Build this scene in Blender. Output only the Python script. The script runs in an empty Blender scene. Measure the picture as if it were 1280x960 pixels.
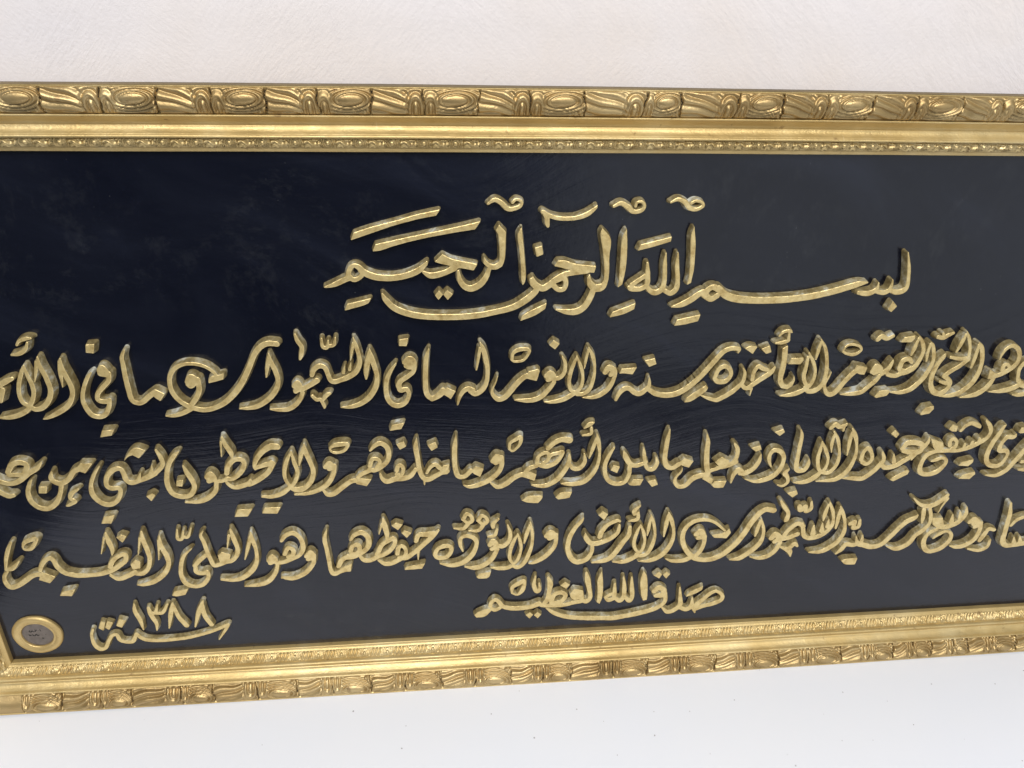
import bpy, math, random
import numpy as np
from mathutils import Matrix, Vector

# ------------------------------------------------------------------ scene, camera, light
scene = bpy.context.scene
COL = scene.collection
MM = 0.001
W, H = 886.0, 380.0            # sight size of the panel inside the frame (mm)
TILT = math.radians(5.0)       # the plaque leans back against the wall
BACK = 9.0                     # frame back, mm behind the lip plane
OUTER = 37.4                   # moulding width (mm)
PANEL = 4.0                    # panel lies this far behind the lip plane (mm)
TOPW = 2.0                     # letter faces stand this far in front of the lip plane (mm)

# local frame of the plaque: X along it, Z up it, -Y out of it, origin at the inner lower left corner
ca, sa_ = math.cos(TILT), math.sin(TILT)
# lowest point is the back lower edge: local (y=BACK, z=-OUTER)
LIFT = ((OUTER - 1.2) * ca + BACK * sa_) * MM
PLAQUE_M = Matrix.Translation((0, 0, LIFT)) @ Matrix.Rotation(-TILT, 4, 'X')

CAM_POS = (0.325995, -0.460940, 0.461575)
CAM_RIGHT, CAM_UP, CAM_BACK = (0.994792, -0.099288, 0.023041), (0.024182, 0.449508, 0.892949), (-0.099016, -0.887741, 0.449568)

cam_data = bpy.data.cameras.new("camera")
cam = bpy.data.objects.new("camera", cam_data)
COL.objects.link(cam)
R_, U_, B_ = Vector(CAM_RIGHT), Vector(CAM_UP), Vector(CAM_BACK)
m = Matrix.Identity(4)
for i in range(3):
    m[i][0], m[i][1], m[i][2], m[i][3] = R_[i], U_[i], B_[i], CAM_POS[i]
cam.matrix_world = PLAQUE_M @ m
cam_data.lens = 27.03
cam_data.sensor_width = 36.0
cam_data.clip_start = 0.01
cam_data.clip_end = 50
scene.camera = cam

world = bpy.data.worlds.new("World")
scene.world = world
world.use_nodes = True
bg = world.node_tree.nodes['Background']
bg.inputs[0].default_value = (0.80, 0.88, 1.0, 1)
bg.inputs[1].default_value = 0.13

def area(name, loc, target, size, sizey, power, color):
    d = bpy.data.lights.new(name, 'AREA')
    d.shape = 'RECTANGLE'; d.size = size; d.size_y = sizey
    d.energy = power; d.color = color
    o = bpy.data.objects.new(name, d); COL.objects.link(o)
    o.location = loc
    o.rotation_euler = (Vector(target) - Vector(loc)).to_track_quat('-Z', 'Y').to_euler()
    return o
area("ceiling_light", (0.32, -1.45, 1.68), (0.36, 0.0, 0.10), 1.9, 1.1, 54, (1.0, 0.985, 0.965))
area("window_light", (2.15, -2.4, 0.35), (1.7, 0.0, 0.25), 2.7, 2.4, 15, (0.93, 0.965, 1.0))

vs = scene.view_settings
scene.display_settings.display_device = 'sRGB'
vs.view_transform = 'Standard'
vs.look = 'None'
vs.exposure = 0.0
vs.gamma = 1.0
vs.use_curve_mapping = False
scene.cycles.max_bounces = 8

# ------------------------------------------------------------------ materials
class Mat:
    def __init__(self, name):
        self.m = bpy.data.materials.new(name); self.m.use_nodes = True
        self.nt = self.m.node_tree
        self.b = self.nt.nodes['Principled BSDF']
        self.co = self.nt.nodes.new('ShaderNodeTexCoord').outputs['Object']
    def set(self, **kw):
        for k, v in kw.items(): self.b.inputs[k.replace('_', ' ')].default_value = v
        return self
    def node(self, t, **kw):
        n = self.nt.nodes.new(t)
        for k, v in kw.items(): setattr(n, k, v)
        return n
    def link(self, a, b): self.nt.links.new(a, b)
    def mapping(self, scale, rot=(0, 0, 0)):
        n = self.node('ShaderNodeMapping')
        n.inputs['Scale'].default_value = scale; n.inputs['Rotation'].default_value = rot
        self.link(self.co, n.inputs['Vector']); return n.outputs[0]
    def rotstretch(self, angle, scale):
        a = self.node('ShaderNodeMapping'); a.inputs['Rotation'].default_value = (0, angle, 0)
        self.link(self.co, a.inputs['Vector'])
        b = self.node('ShaderNodeMapping'); b.inputs['Scale'].default_value = scale
        self.link(a.outputs[0], b.inputs['Vector']); return b.outputs[0]
    def noise(self, scale, detail=4, rough=0.55, vec=None, distortion=0.0):
        n = self.node('ShaderNodeTexNoise')
        n.inputs['Scale'].default_value = scale; n.inputs['Detail'].default_value = detail
        n.inputs['Roughness'].default_value = rough; n.inputs['Distortion'].default_value = distortion
        self.link(vec if vec is not None else self.co, n.inputs['Vector']); return n.outputs['Fac']
    def voronoi(self, scale, vec=None, out='Distance'):
        n = self.node('ShaderNodeTexVoronoi'); n.inputs['Scale'].default_value = scale
        self.link(vec if vec is not None else self.co, n.inputs['Vector']); return n.outputs[out]
    def ramp(self, fac, stops, interp='LINEAR'):
        n = self.node('ShaderNodeValToRGB'); e = n.color_ramp.elements
        n.color_ramp.interpolation = interp
        while len(e) < len(stops): e.new(0.5)
        for el, (p, c) in zip(e, stops):
            el.position = p; el.color = c if len(c) == 4 else (*c, 1)
        self.link(fac, n.inputs[0]); return n.outputs[0]
    def mix(self, fac, a, b, blend='MIX'):
        n = self.node('ShaderNodeMix', data_type='RGBA', blend_type=blend)
        for sock, v in ((n.inputs[0], fac), (n.inputs[6], a), (n.inputs[7], b)):
            if isinstance(v, (int, float)): sock.default_value = v
            elif isinstance(v, tuple): sock.default_value = v if len(v) == 4 else (*v, 1)
            else: self.link(v, sock)
        return n.outputs[2]
    def math(self, op, a, b=0.0):
        n = self.node('ShaderNodeMath', operation=op)
        for sock, v in ((n.inputs[0], a), (n.inputs[1], b)):
            if isinstance(v, (int, float)): sock.default_value = v
            else: self.link(v, sock)
        return n.outputs[0]
    def bump(self, h, dist, strength=1.0, prev=None):
        n = self.node('ShaderNodeBump')
        n.inputs['Distance'].default_value = dist; n.inputs['Strength'].default_value = strength
        self.link(h, n.inputs['Height'])
        if prev is not None: self.link(prev, n.inputs['Normal'])
        self.link(n.outputs[0], self.b.inputs['Normal']); return n.outputs[0]
    def color(self, c): self.link(c, self.b.inputs['Base Color']); return self
    def rough(self, c): self.link(c, self.b.inputs['Roughness']); return self

W1, G0 = (1, 1, 1), (0, 0, 0)

def mat_plaster():
    t = Mat("wall_plaster")
    n1 = t.noise(4.5, 4, 0.6, distortion=1.0)
    base = t.ramp(n1, [(0.34, (0.72, 0.66, 0.63)), (0.50, (0.74, 0.695, 0.69)), (0.66, (0.71, 0.675, 0.69))])
    s1 = t.noise(1.0, 5, 0.65, t.rotstretch(0.85, (110, 110, 640)))
    s2 = t.noise(1.0, 5, 0.65, t.rotstretch(-0.7, (120, 120, 700)))
    sel = t.ramp(t.noise(7.0, 2), [(0.42, G0), (0.58, W1)])
    st = t.mix(sel, s1, s2)
    base = t.mix(t.ramp(st, [(0.35, (0.35,) * 3), (0.6, G0)]), base, (0.61, 0.575, 0.57))
    t.color(base); t.set(Roughness=0.8)
    stm = t.mix(t.ramp(t.noise(9.0, 3, 0.6), [(0.40, (0.15,) * 3), (0.62, W1)]), (0.5, 0.5, 0.5), st)
    b = t.bump(stm, 0.0016, 0.36)
    t.bump(t.noise(520, 4), 0.0006, 0.35, b)
    return t.m

def mat_table():
    t = Mat("table_white")
    n1 = t.noise(5.0, 3)
    base = t.ramp(n1, [(0.35, (0.85, 0.88, 0.955)), (0.65, (0.87, 0.89, 0.945))])
    v = t.node('ShaderNodeTexVoronoi', voronoi_dimensions='2D'); v.inputs['Scale'].default_value = 30
    t.link(t.co, v.inputs['Vector'])
    sz = t.node('ShaderNodeSeparateColor'); t.link(v.outputs['Color'], sz.inputs[0])
    wob = t.math('MULTIPLY', t.noise(900, 2), 0.022)
    rad = t.math('MULTIPLY', t.math('GREATER_THAN', sz.outputs[0], 0.5), t.math('ADD', t.math('MULTIPLY', sz.outputs[1], 0.016), 0.004))
    spot = t.math('LESS_THAN', t.math('ADD', v.outputs['Distance'], wob), t.math('ADD', rad, 0.011))
    spot = t.math('MULTIPLY', spot, t.math('GREATER_THAN', sz.outputs[0], 0.5))
    base = t.mix(t.math('MULTIPLY', spot, 0.75), base, (0.30, 0.28, 0.30))
    t.color(base); t.set(Roughness=0.42)
    t.bump(t.noise(60, 3), 0.0004, 0.25)
    return t.m

def mat_lacquer():
    t = Mat("panel_lacquer")
    wn = t.node('ShaderNodeTexNoise'); wn.inputs['Scale'].default_value = 3.2; wn.inputs['Detail'].default_value = 2
    t.link(t.co, wn.inputs['Vector'])
    wv = t.node('ShaderNodeVectorMath', operation='MULTIPLY_ADD')
    t.link(wn.outputs['Color'], wv.inputs[0]); wv.inputs[1].default_value = (0.16, 0.0, 0.16); t.link(t.co, wv.inputs[2])
    t.co = wv.outputs[0]
    big = t.noise(1.0, 5, 0.6, t.rotstretch(-0.45, (4.5, 4.5, 15)), 1.2)
    streak = t.noise(1.0, 5, 0.62, t.rotstretch(0.06, (8, 8, 190)), 0.5)
    streak2 = t.noise(1.0, 4, 0.6, t.rotstretch(-0.55, (14, 14, 300)), 0.6)
    sel = t.ramp(t.noise(4.0, 2, 0.5), [(0.55, G0), (0.68, W1)])
    st = t.mix(sel, streak, streak2)
    base = t.ramp(big, [(0.36, (0.0010, 0.0017, 0.0065)), (0.52, (0.0028, 0.0038, 0.0095)), (0.68, (0.0062, 0.0080, 0.0165))])
    dust = t.ramp(t.voronoi(230), [(0.0, W1), (0.07, G0)])
    dust = t.math('MULTIPLY', dust, t.ramp(t.noise(26, 3), [(0.53, G0), (0.68, W1)]))
    base = t.mix(t.math('MULTIPLY', dust, 0.38), base, (0.40, 0.42, 0.42))
    smear = t.math('MULTIPLY', t.ramp(t.noise(55, 6, 0.8), [(0.52, G0), (0.78, W1)]), t.ramp(t.noise(6.5, 3), [(0.46, G0), (0.62, W1)]))
    base = t.mix(t.math('MULTIPLY', smear, 0.028), base, (0.45, 0.47, 0.46))
    t.color(base)
    t.rough(t.ramp(t.mix(0.5, st, big), [(0.3, (0.12,) * 3), (0.7, (0.26,) * 3)]))
    t.set(IOR=1.5)
    b = t.bump(t.mix(0.35, st, big), 0.0011, 0.30)
    t.bump(t.noise(300, 3), 0.0002, 0.25, b)
    return t.m

def mat_gold_face():
    t = Mat("gold_paint")
    n1 = t.noise(150, 5, 0.65)
    base = t.ramp(n1, [(0.30, (0.43, 0.30, 0.11)), (0.46, (0.61, 0.465, 0.20)), (0.62, (0.69, 0.54, 0.25)), (0.78, (0.77, 0.645, 0.36))])
    pit = t.ramp(t.noise(620, 3), [(0.62, G0), (0.72, W1)])
    base = t.mix(t.math('MULTIPLY', pit, 0.6), base, (0.30, 0.21, 0.09))
    t.color(base); t.set(Metallic=0.45, Roughness=0.31)
    b = t.bump(t.noise(160, 4), 0.0009, 0.5)
    t.bump(t.noise(900, 3), 0.0003, 0.5, b)
    return t.m

def mat_gold_side():
    t = Mat("gold_patina_side")
    n1 = t.noise(75, 6, 0.72, distortion=0.4)
    base = t.ramp(n1, [(0.34, (0.18, 0.13, 0.05)), (0.50, (0.34, 0.27, 0.125)), (0.59, (0.52, 0.46, 0.30)), (0.67, (0.74, 0.75, 0.67))])
    fine = t.noise(420, 4, 0.7)
    base = t.mix(t.ramp(fine, [(0.60, G0), (0.76, (0.6,) * 3)]), base, (0.74, 0.69, 0.54))
    t.color(base); t.set(Metallic=0.25, Roughness=0.45)
    b = t.bump(t.noise(220, 4), 0.0012, 0.6)
    return t.m

def mat_frame(name, lo, mid, hi, metallic=0.58, rough=0.42):
    t = Mat(name)
    n1 = t.noise(26, 5, 0.6)
    n2 = t.noise(5, 3, 0.5)
    base = t.ramp(t.mix(0.45, n1, n2), [(0.34, lo), (0.5, mid), (0.66, hi)])
    wear = t.ramp(t.noise(1.0, 4, 0.65, t.mapping((520, 60, 30))), [(0.66, G0), (0.74, W1)])
    wear = t.math('MULTIPLY', wear, t.ramp(t.noise(14, 3), [(0.5, G0), (0.62, W1)]))
    base = t.mix(t.math('MULTIPLY', wear, 0.45), base, (0.80, 0.72, 0.52))
    chip = t.ramp(t.noise(150, 5, 0.65), [(0.63, G0), (0.69, W1)])
    base = t.mix(t.math('MULTIPLY', chip, 0.55), base, (0.22, 0.12, 0.05))
    t.color(base)
    t.rough(t.ramp(t.noise(60, 4), [(0.3, (rough - 0.08,) * 3), (0.7, (rough + 0.12,) * 3)]))
    t.set(Metallic=metallic)
    b = t.bump(t.noise(120, 4), 0.0008, 0.35)
    t.bump(t.noise(800, 3), 0.0003, 0.5, b)
    return t.m

def mat_plain(name, c, rough=0.6, metallic=0.0, scale=200, bump=0.0006):
    t = Mat(name)
    n = t.noise(scale, 4)
    t.color(t.ramp(n, [(0.3, tuple(x * 0.78 for x in c)), (0.7, tuple(min(1, x * 1.2) for x in c))]))
    t.set(Roughness=rough, Metallic=metallic)
    t.bump(n, bump, 0.6)
    return t.m

M_PLASTER, M_TABLE, M_PANEL = mat_plaster(), mat_table(), mat_lacquer()
M_FACE, M_SIDE = mat_gold_face(), mat_gold_side()
M_FRAME = mat_frame("frame_gilding", (0.46, 0.325, 0.125), (0.57, 0.42, 0.18), (0.66, 0.53, 0.28))
M_CARVE = mat_frame("frame_carved_gilding", (0.31, 0.205, 0.08), (0.43, 0.305, 0.135), (0.56, 0.43, 0.22), 0.68, 0.38)
M_TRIM = mat_frame("frame_trim_gilding", (0.47, 0.335, 0.13), (0.57, 0.425, 0.19), (0.67, 0.54, 0.29), 0.55, 0.34)
M_EDGE = mat_frame("worn_brown_edge", (0.11, 0.075, 0.024), (0.175, 0.122, 0.042), (0.25, 0.175, 0.068), 0.25, 0.6)
M_CRACK = mat_plain('crack_dark_gesso', (0.05, 0.035, 0.02), 0.9)
M_BACKBOARD = mat_plain("raw_backboard", (0.22, 0.14, 0.08))
M_PEWTER = mat_plain("pewter_disc", (0.155, 0.13, 0.112), 0.7, 0.2, 260)
M_ENGRAVE = mat_plain("engraved_dark", (0.012, 0.010, 0.008), 0.9)

# ------------------------------------------------------------------ mesh helpers
def mesh_obj(name, verts, faces, mats, parent=None, midx=None, smooth=None):
    me = bpy.data.meshes.new(name)
    me.from_pydata([tuple(v) for v in verts], [], [tuple(f) for f in faces])
    for mt in (mats if isinstance(mats, (list, tuple)) else [mats]): me.materials.append(mt)
    if midx is not None: me.polygons.foreach_set('material_index', np.asarray(midx, dtype=np.int32))
    if smooth is not None:
        sm = np.full(len(me.polygons), bool(smooth)) if np.isscalar(smooth) else np.asarray(smooth, dtype=bool)
        me.polygons.foreach_set('use_smooth', sm)
    me.update()
    o = bpy.data.objects.new(name, me); COL.objects.link(o)
    if parent is not None: o.parent = parent
    return o

def box(name, lo, hi, mat, parent=None):
    (x0, y0, z0), (x1, y1, z1) = lo, hi
    v = [(x0, y0, z0), (x1, y0, z0), (x1, y1, z0), (x0, y1, z0), (x0, y0, z1), (x1, y0, z1), (x1, y1, z1), (x0, y1, z1)]
    f = [(3, 2, 1, 0), (4, 5, 6, 7), (0, 1, 5, 4), (1, 2, 6, 5), (2, 3, 7, 6), (3, 0, 4, 7)]
    return mesh_obj(name, v, f, mat, parent)

def loc(u, v, w):      # plaque mm (along, up, out) -> local metres
    return (u * MM, -w * MM, v * MM)

# ------------------------------------------------------------------ setting
top_back = PLAQUE_M @ Vector(loc(0, H + OUTER - 1.2, -BACK))
WALL_Y = top_back.y + 0.001
wall = box("wall", (-2.2, WALL_Y, -0.75), (3.2, WALL_Y + 0.12, 2.3), M_PLASTER)
wall['kind'] = 'structure'
wall['label'] = 'off white trowelled plaster wall behind the plaque'; wall['category'] = 'wall'
table = box("table", (-0.085, -0.385, -0.035), (1.6, WALL_Y - 0.003, 0.0), M_TABLE)
table['kind'] = 'structure'
table['label'] = 'smooth white tabletop with dark specks under the plaque'; table['category'] = 'table'

# ------------------------------------------------------------------ the plaque
plaque = bpy.data.objects.new("calligraphy_plaque", None)
COL.objects.link(plaque)
plaque.empty_display_size = 0.05
plaque.matrix_world = PLAQUE_M
plaque['label'] = 'long black plaque of raised gold Arabic calligraphy in a carved gilt frame'
plaque['category'] = 'plaque'

def cr(P, n):
    """Catmull-Rom through the rows of P, n samples per span."""
    P = np.asarray(P, float)
    if len(P) < 3:
        t = np.linspace(0, 1, n * (len(P) - 1) + 1)[:, None]
        return P[0] * (1 - t) + P[-1] * t
    Q = np.vstack([2 * P[0] - P[1], P, 2 * P[-1] - P[-2]])
    t = np.linspace(0, 1, n, endpoint=False)[:, None]
    out = []
    for i in range(len(P) - 1):
        a, b, c, d = Q[i:i + 4]
        out.append(0.5 * ((2 * b) + (c - a) * t + (2 * a - 5 * b + 4 * c - d) * t ** 2 + (3 * b - a - 3 * c + d) * t ** 3))
    out.append(P[-1:])
    return np.vstack(out)

def smooth_poly(P):
    """closed outline: spans are curved where the outline turns gently, corners stay sharp"""
    P = np.asarray(P, float); n = len(P)
    tang = []
    for i in range(n):
        a = P[i] - P[i - 1]; b = P[(i + 1) % n] - P[i]
        ang = abs(math.degrees(math.atan2(a[0] * b[1] - a[1] * b[0], a @ b)))
        tang.append(None if ang > 42 else (P[(i + 1) % n] - P[i - 1]) / (np.linalg.norm(P[(i + 1) % n] - P[i - 1]) + 1e-9))
    out = []
    t = np.linspace(0, 1, 6, endpoint=False)[:, None]
    for i in range(n):
        p, q = P[i], P[(i + 1) % n]; d = q - p; L = np.linalg.norm(d)
        m0 = d if tang[i] is None else tang[i] * L
        m1 = d if tang[(i + 1) % n] is None else tang[(i + 1) % n] * L
        out.append((2 * t**3 - 3 * t**2 + 1) * p + (t**3 - 2 * t**2 + t) * m0 + (-2 * t**3 + 3 * t**2) * q + (t**3 - t**2) * m1)
    return np.vstack(out)

def poly_sdf(X, Y, P):
    d = np.full(X.shape, 1e9); inside = np.zeros(X.shape, bool)
    for i in range(len(P)):
        ax, ay = P[i - 1]; bx, by = P[i]
        ex, ey = bx - ax, by - ay
        L = ex * ex + ey * ey + 1e-12
        t = np.clip(((X - ax) * ex + (Y - ay) * ey) / L, 0, 1)
        d = np.minimum(d, (X - ax - t * ex) ** 2 + (Y - ay - t * ey) ** 2)
        c = ((ay > Y) != (by > Y)) & (X < (bx - ax) * (Y - ay) / ((by - ay) if by != ay else 1e-12) + ax)
        inside ^= c
    d = np.sqrt(d)
    return np.where(inside, -d, d)

RES = 0.28
def parse(spec):
    shapes = []
    for part in spec.split('|'):
        k, *pts = part.split()
        shapes.append((k, np.array([[float(c) for c in p.split(',')] for p in pts])))
    return shapes

def field(shapes):
    pts = np.vstack([s[1][:, :2] for s in shapes]); pad = 7.0
    x0, y0 = pts.min(0) - pad; x1, y1 = pts.max(0) + pad
    nx, ny = int((x1 - x0) / RES) + 2, int((y1 - y0) / RES) + 2
    gx = x0 + np.arange(nx) * RES; gy = y0 + np.arange(ny) * RES
    F = np.full((ny, nx), 3.0)
    for k, P in shapes:
        if k == 'P':
            Q = smooth_poly(P)
            lo = np.floor((Q.min(0) - 3 - (x0, y0)) / RES).astype(int).clip(0); hi = np.ceil((Q.max(0) + 3 - (x0, y0)) / RES).astype(int) + 1
            X, Y = np.meshgrid(gx[lo[0]:hi[0]], gy[lo[1]:hi[1]])
            sub = F[lo[1]:hi[1], lo[0]:hi[0]]
            np.minimum(sub, poly_sdf(X, Y, Q), out=sub)
        else:
            C = cr(P, 10)
            # resample to even small steps
            seg = np.r_[0, np.cumsum(np.hypot(*np.diff(C[:, :2], axis=0).T))]
            n = max(2, int(seg[-1] / 0.22))
            s = np.linspace(0, seg[-1], n)
            C = np.stack([np.interp(s, seg, C[:, j]) for j in range(3)], 1)
            for cx, cy, w in C:
                r = max(w * 0.94 - 0.04, 0.12) / 2
                e = r + 2.0
                i0, i1 = max(0, int((cx - e - x0) / RES)), int((cx + e - x0) / RES) + 2
                j0, j1 = max(0, int((cy - e - y0) / RES)), int((cy + e - y0) / RES) + 2
                dx = gx[i0:i1] - cx; dy = gy[j0:j1] - cy
                sub = F[j0:j1, i0:i1]
                np.minimum(sub, np.sqrt(dx[None, :] ** 2 + dy[:, None] ** 2) - r, out=sub)
    # a light blur takes the stamp ripples off the outline
    for _ in range(1):
        F[1:-1, 1:-1] = 0.5 * F[1:-1, 1:-1] + 0.125 * (F[:-2, 1:-1] + F[2:, 1:-1] + F[1:-1, :-2] + F[1:-1, 2:])
    return gx, gy, F

CASES = {1: [(0, 'a', 'd')], 2: [('a', 1, 'b')], 3: [(0, 1, 'b', 'd')], 4: [('b', 2, 'c')], 5: [(0, 'a', 'b', 2, 'c', 'd')],
         6: [('a', 1, 2, 'c')], 7: [(0, 1, 2, 'c', 'd')], 8: [('d', 'c', 3)], 9: [(0, 'a', 'c', 3)], 10: [('a', 1, 'b', 'c', 3, 'd')],
         11: [(0, 1, 'b', 'c', 3)], 12: [('d', 'b', 2, 3)], 13: [(0, 'a', 'b', 2, 3)], 14: [('a', 1, 2, 3, 'd')], 15: [(0, 1, 2, 3)]}

rng = np.random.default_rng(5)
def relief(name, spec, parent, height=TOPW, floor=-PANEL - 0.3, draft=1.0, mats=None, bevel=0.22):
    """raised letter: flat slightly uneven face, rounded shoulder, walls with draft down to the panel"""
    shapes = parse(spec)
    gx, gy, F = field(shapes)
    ins = F < 0
    code = ins[:-1, :-1] * 1 + ins[:-1, 1:] * 2 + ins[1:, 1:] * 4 + ins[1:, :-1] * 8
    verts, key = [], {}
    ph = rng.uniform(0, 6.28, 4)
    Fy, Fx = np.gradient(F, RES)
    def top(x, y, f):
        b = max(0.0, 1 + f / 0.5)          # shoulder
        wob = 0.16 * math.sin(x * 0.33 + ph[0]) * math.cos(y * 0.41 + ph[1]) + 0.07 * math.sin(x * 1.1 + ph[2]) * math.sin(y * 0.9 + ph[3])
        return height + wob - bevel * b * b
    def vert(k):
        if k in key: return key[k]
        t, j, i = k
        if t == 'g': x, y, f = gx[i], gy[j], F[j, i]
        elif t == 'h':
            f0, f1 = F[j, i], F[j, i + 1]; q = f0 / (f0 - f1); x, y, f = gx[i] + q * RES, gy[j], 0.0
        else:
            f0, f1 = F[j, i], F[j + 1, i]; q = f0 / (f0 - f1); x, y, f = gx[i], gy[j] + q * RES, 0.0
        key[k] = len(verts); verts.append((x, y, top(x, y, f)))
        return key[k]
    faces, edges = [], []
    for j, i in zip(*np.nonzero(code)):
        c = int(code[j, i])
        names = {0: ('g', j, i), 1: ('g', j, i + 1), 2: ('g', j + 1, i + 1), 3: ('g', j + 1, i),
                 'a': ('h', j, i), 'b': ('v', j, i + 1), 'c': ('h', j + 1, i), 'd': ('v', j, i)}
        for poly in CASES[c]:
            idx = [vert(names[p]) for p in poly]
            faces.append(idx)
            for p, q, a, b in zip(poly, poly[1:] + poly[:1], idx, idx[1:] + idx[:1]):
                if isinstance(p, str) and isinstance(q, str): edges.append((a, b))
    nface = len(faces)
    # walls: duplicate the rim, three rings down with draft
    rim = sorted({v for e in edges for v in e})
    rings = [(0.0, 0.0), (0.18, 0.30), (0.62, 0.62), (1.0, 1.0)]
    ring_idx = []
    hgt, wid = F.shape
    for (dz, off) in rings:
        mp = {}
        for v in rim:
            x, y, z = verts[v]
            i = min(max((x - gx[0]) / RES, 0), wid - 1.001); j = min(max((y - gy[0]) / RES, 0), hgt - 1.001)
            i0, j0 = int(i), int(j)
            g = Vector((Fx[j0, i0] + Fx[j0, i0 + 1] + Fx[j0 + 1, i0] + Fx[j0 + 1, i0 + 1], Fy[j0, i0] + Fy[j0, i0 + 1] + Fy[j0 + 1, i0] + Fy[j0 + 1, i0 + 1]))
            if g.length > 1e-6: g.normalize()
            wv = 0.12 * math.sin(x * 1.7 + y * 1.3 + ph[0]) * (0 < dz < 1)
            mp[v] = len(verts)
            verts.append((x + g.x * (draft * off + wv), y + g.y * (draft * off + wv), z + (floor - z) * dz))
        ring_idx.append(mp)
    for A, Bm in zip(ring_idx, ring_idx[1:]):
        for a, b in edges: faces.append([A[b], A[a], Bm[a], Bm[b]])
    V = [loc(*v) for v in verts]
    midx = np.r_[np.zeros(nface, int), np.ones(len(faces) - nface, int)]
    return mesh_obj(name, V, faces, mats or [M_FACE, M_SIDE], parent, midx, True)

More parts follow.
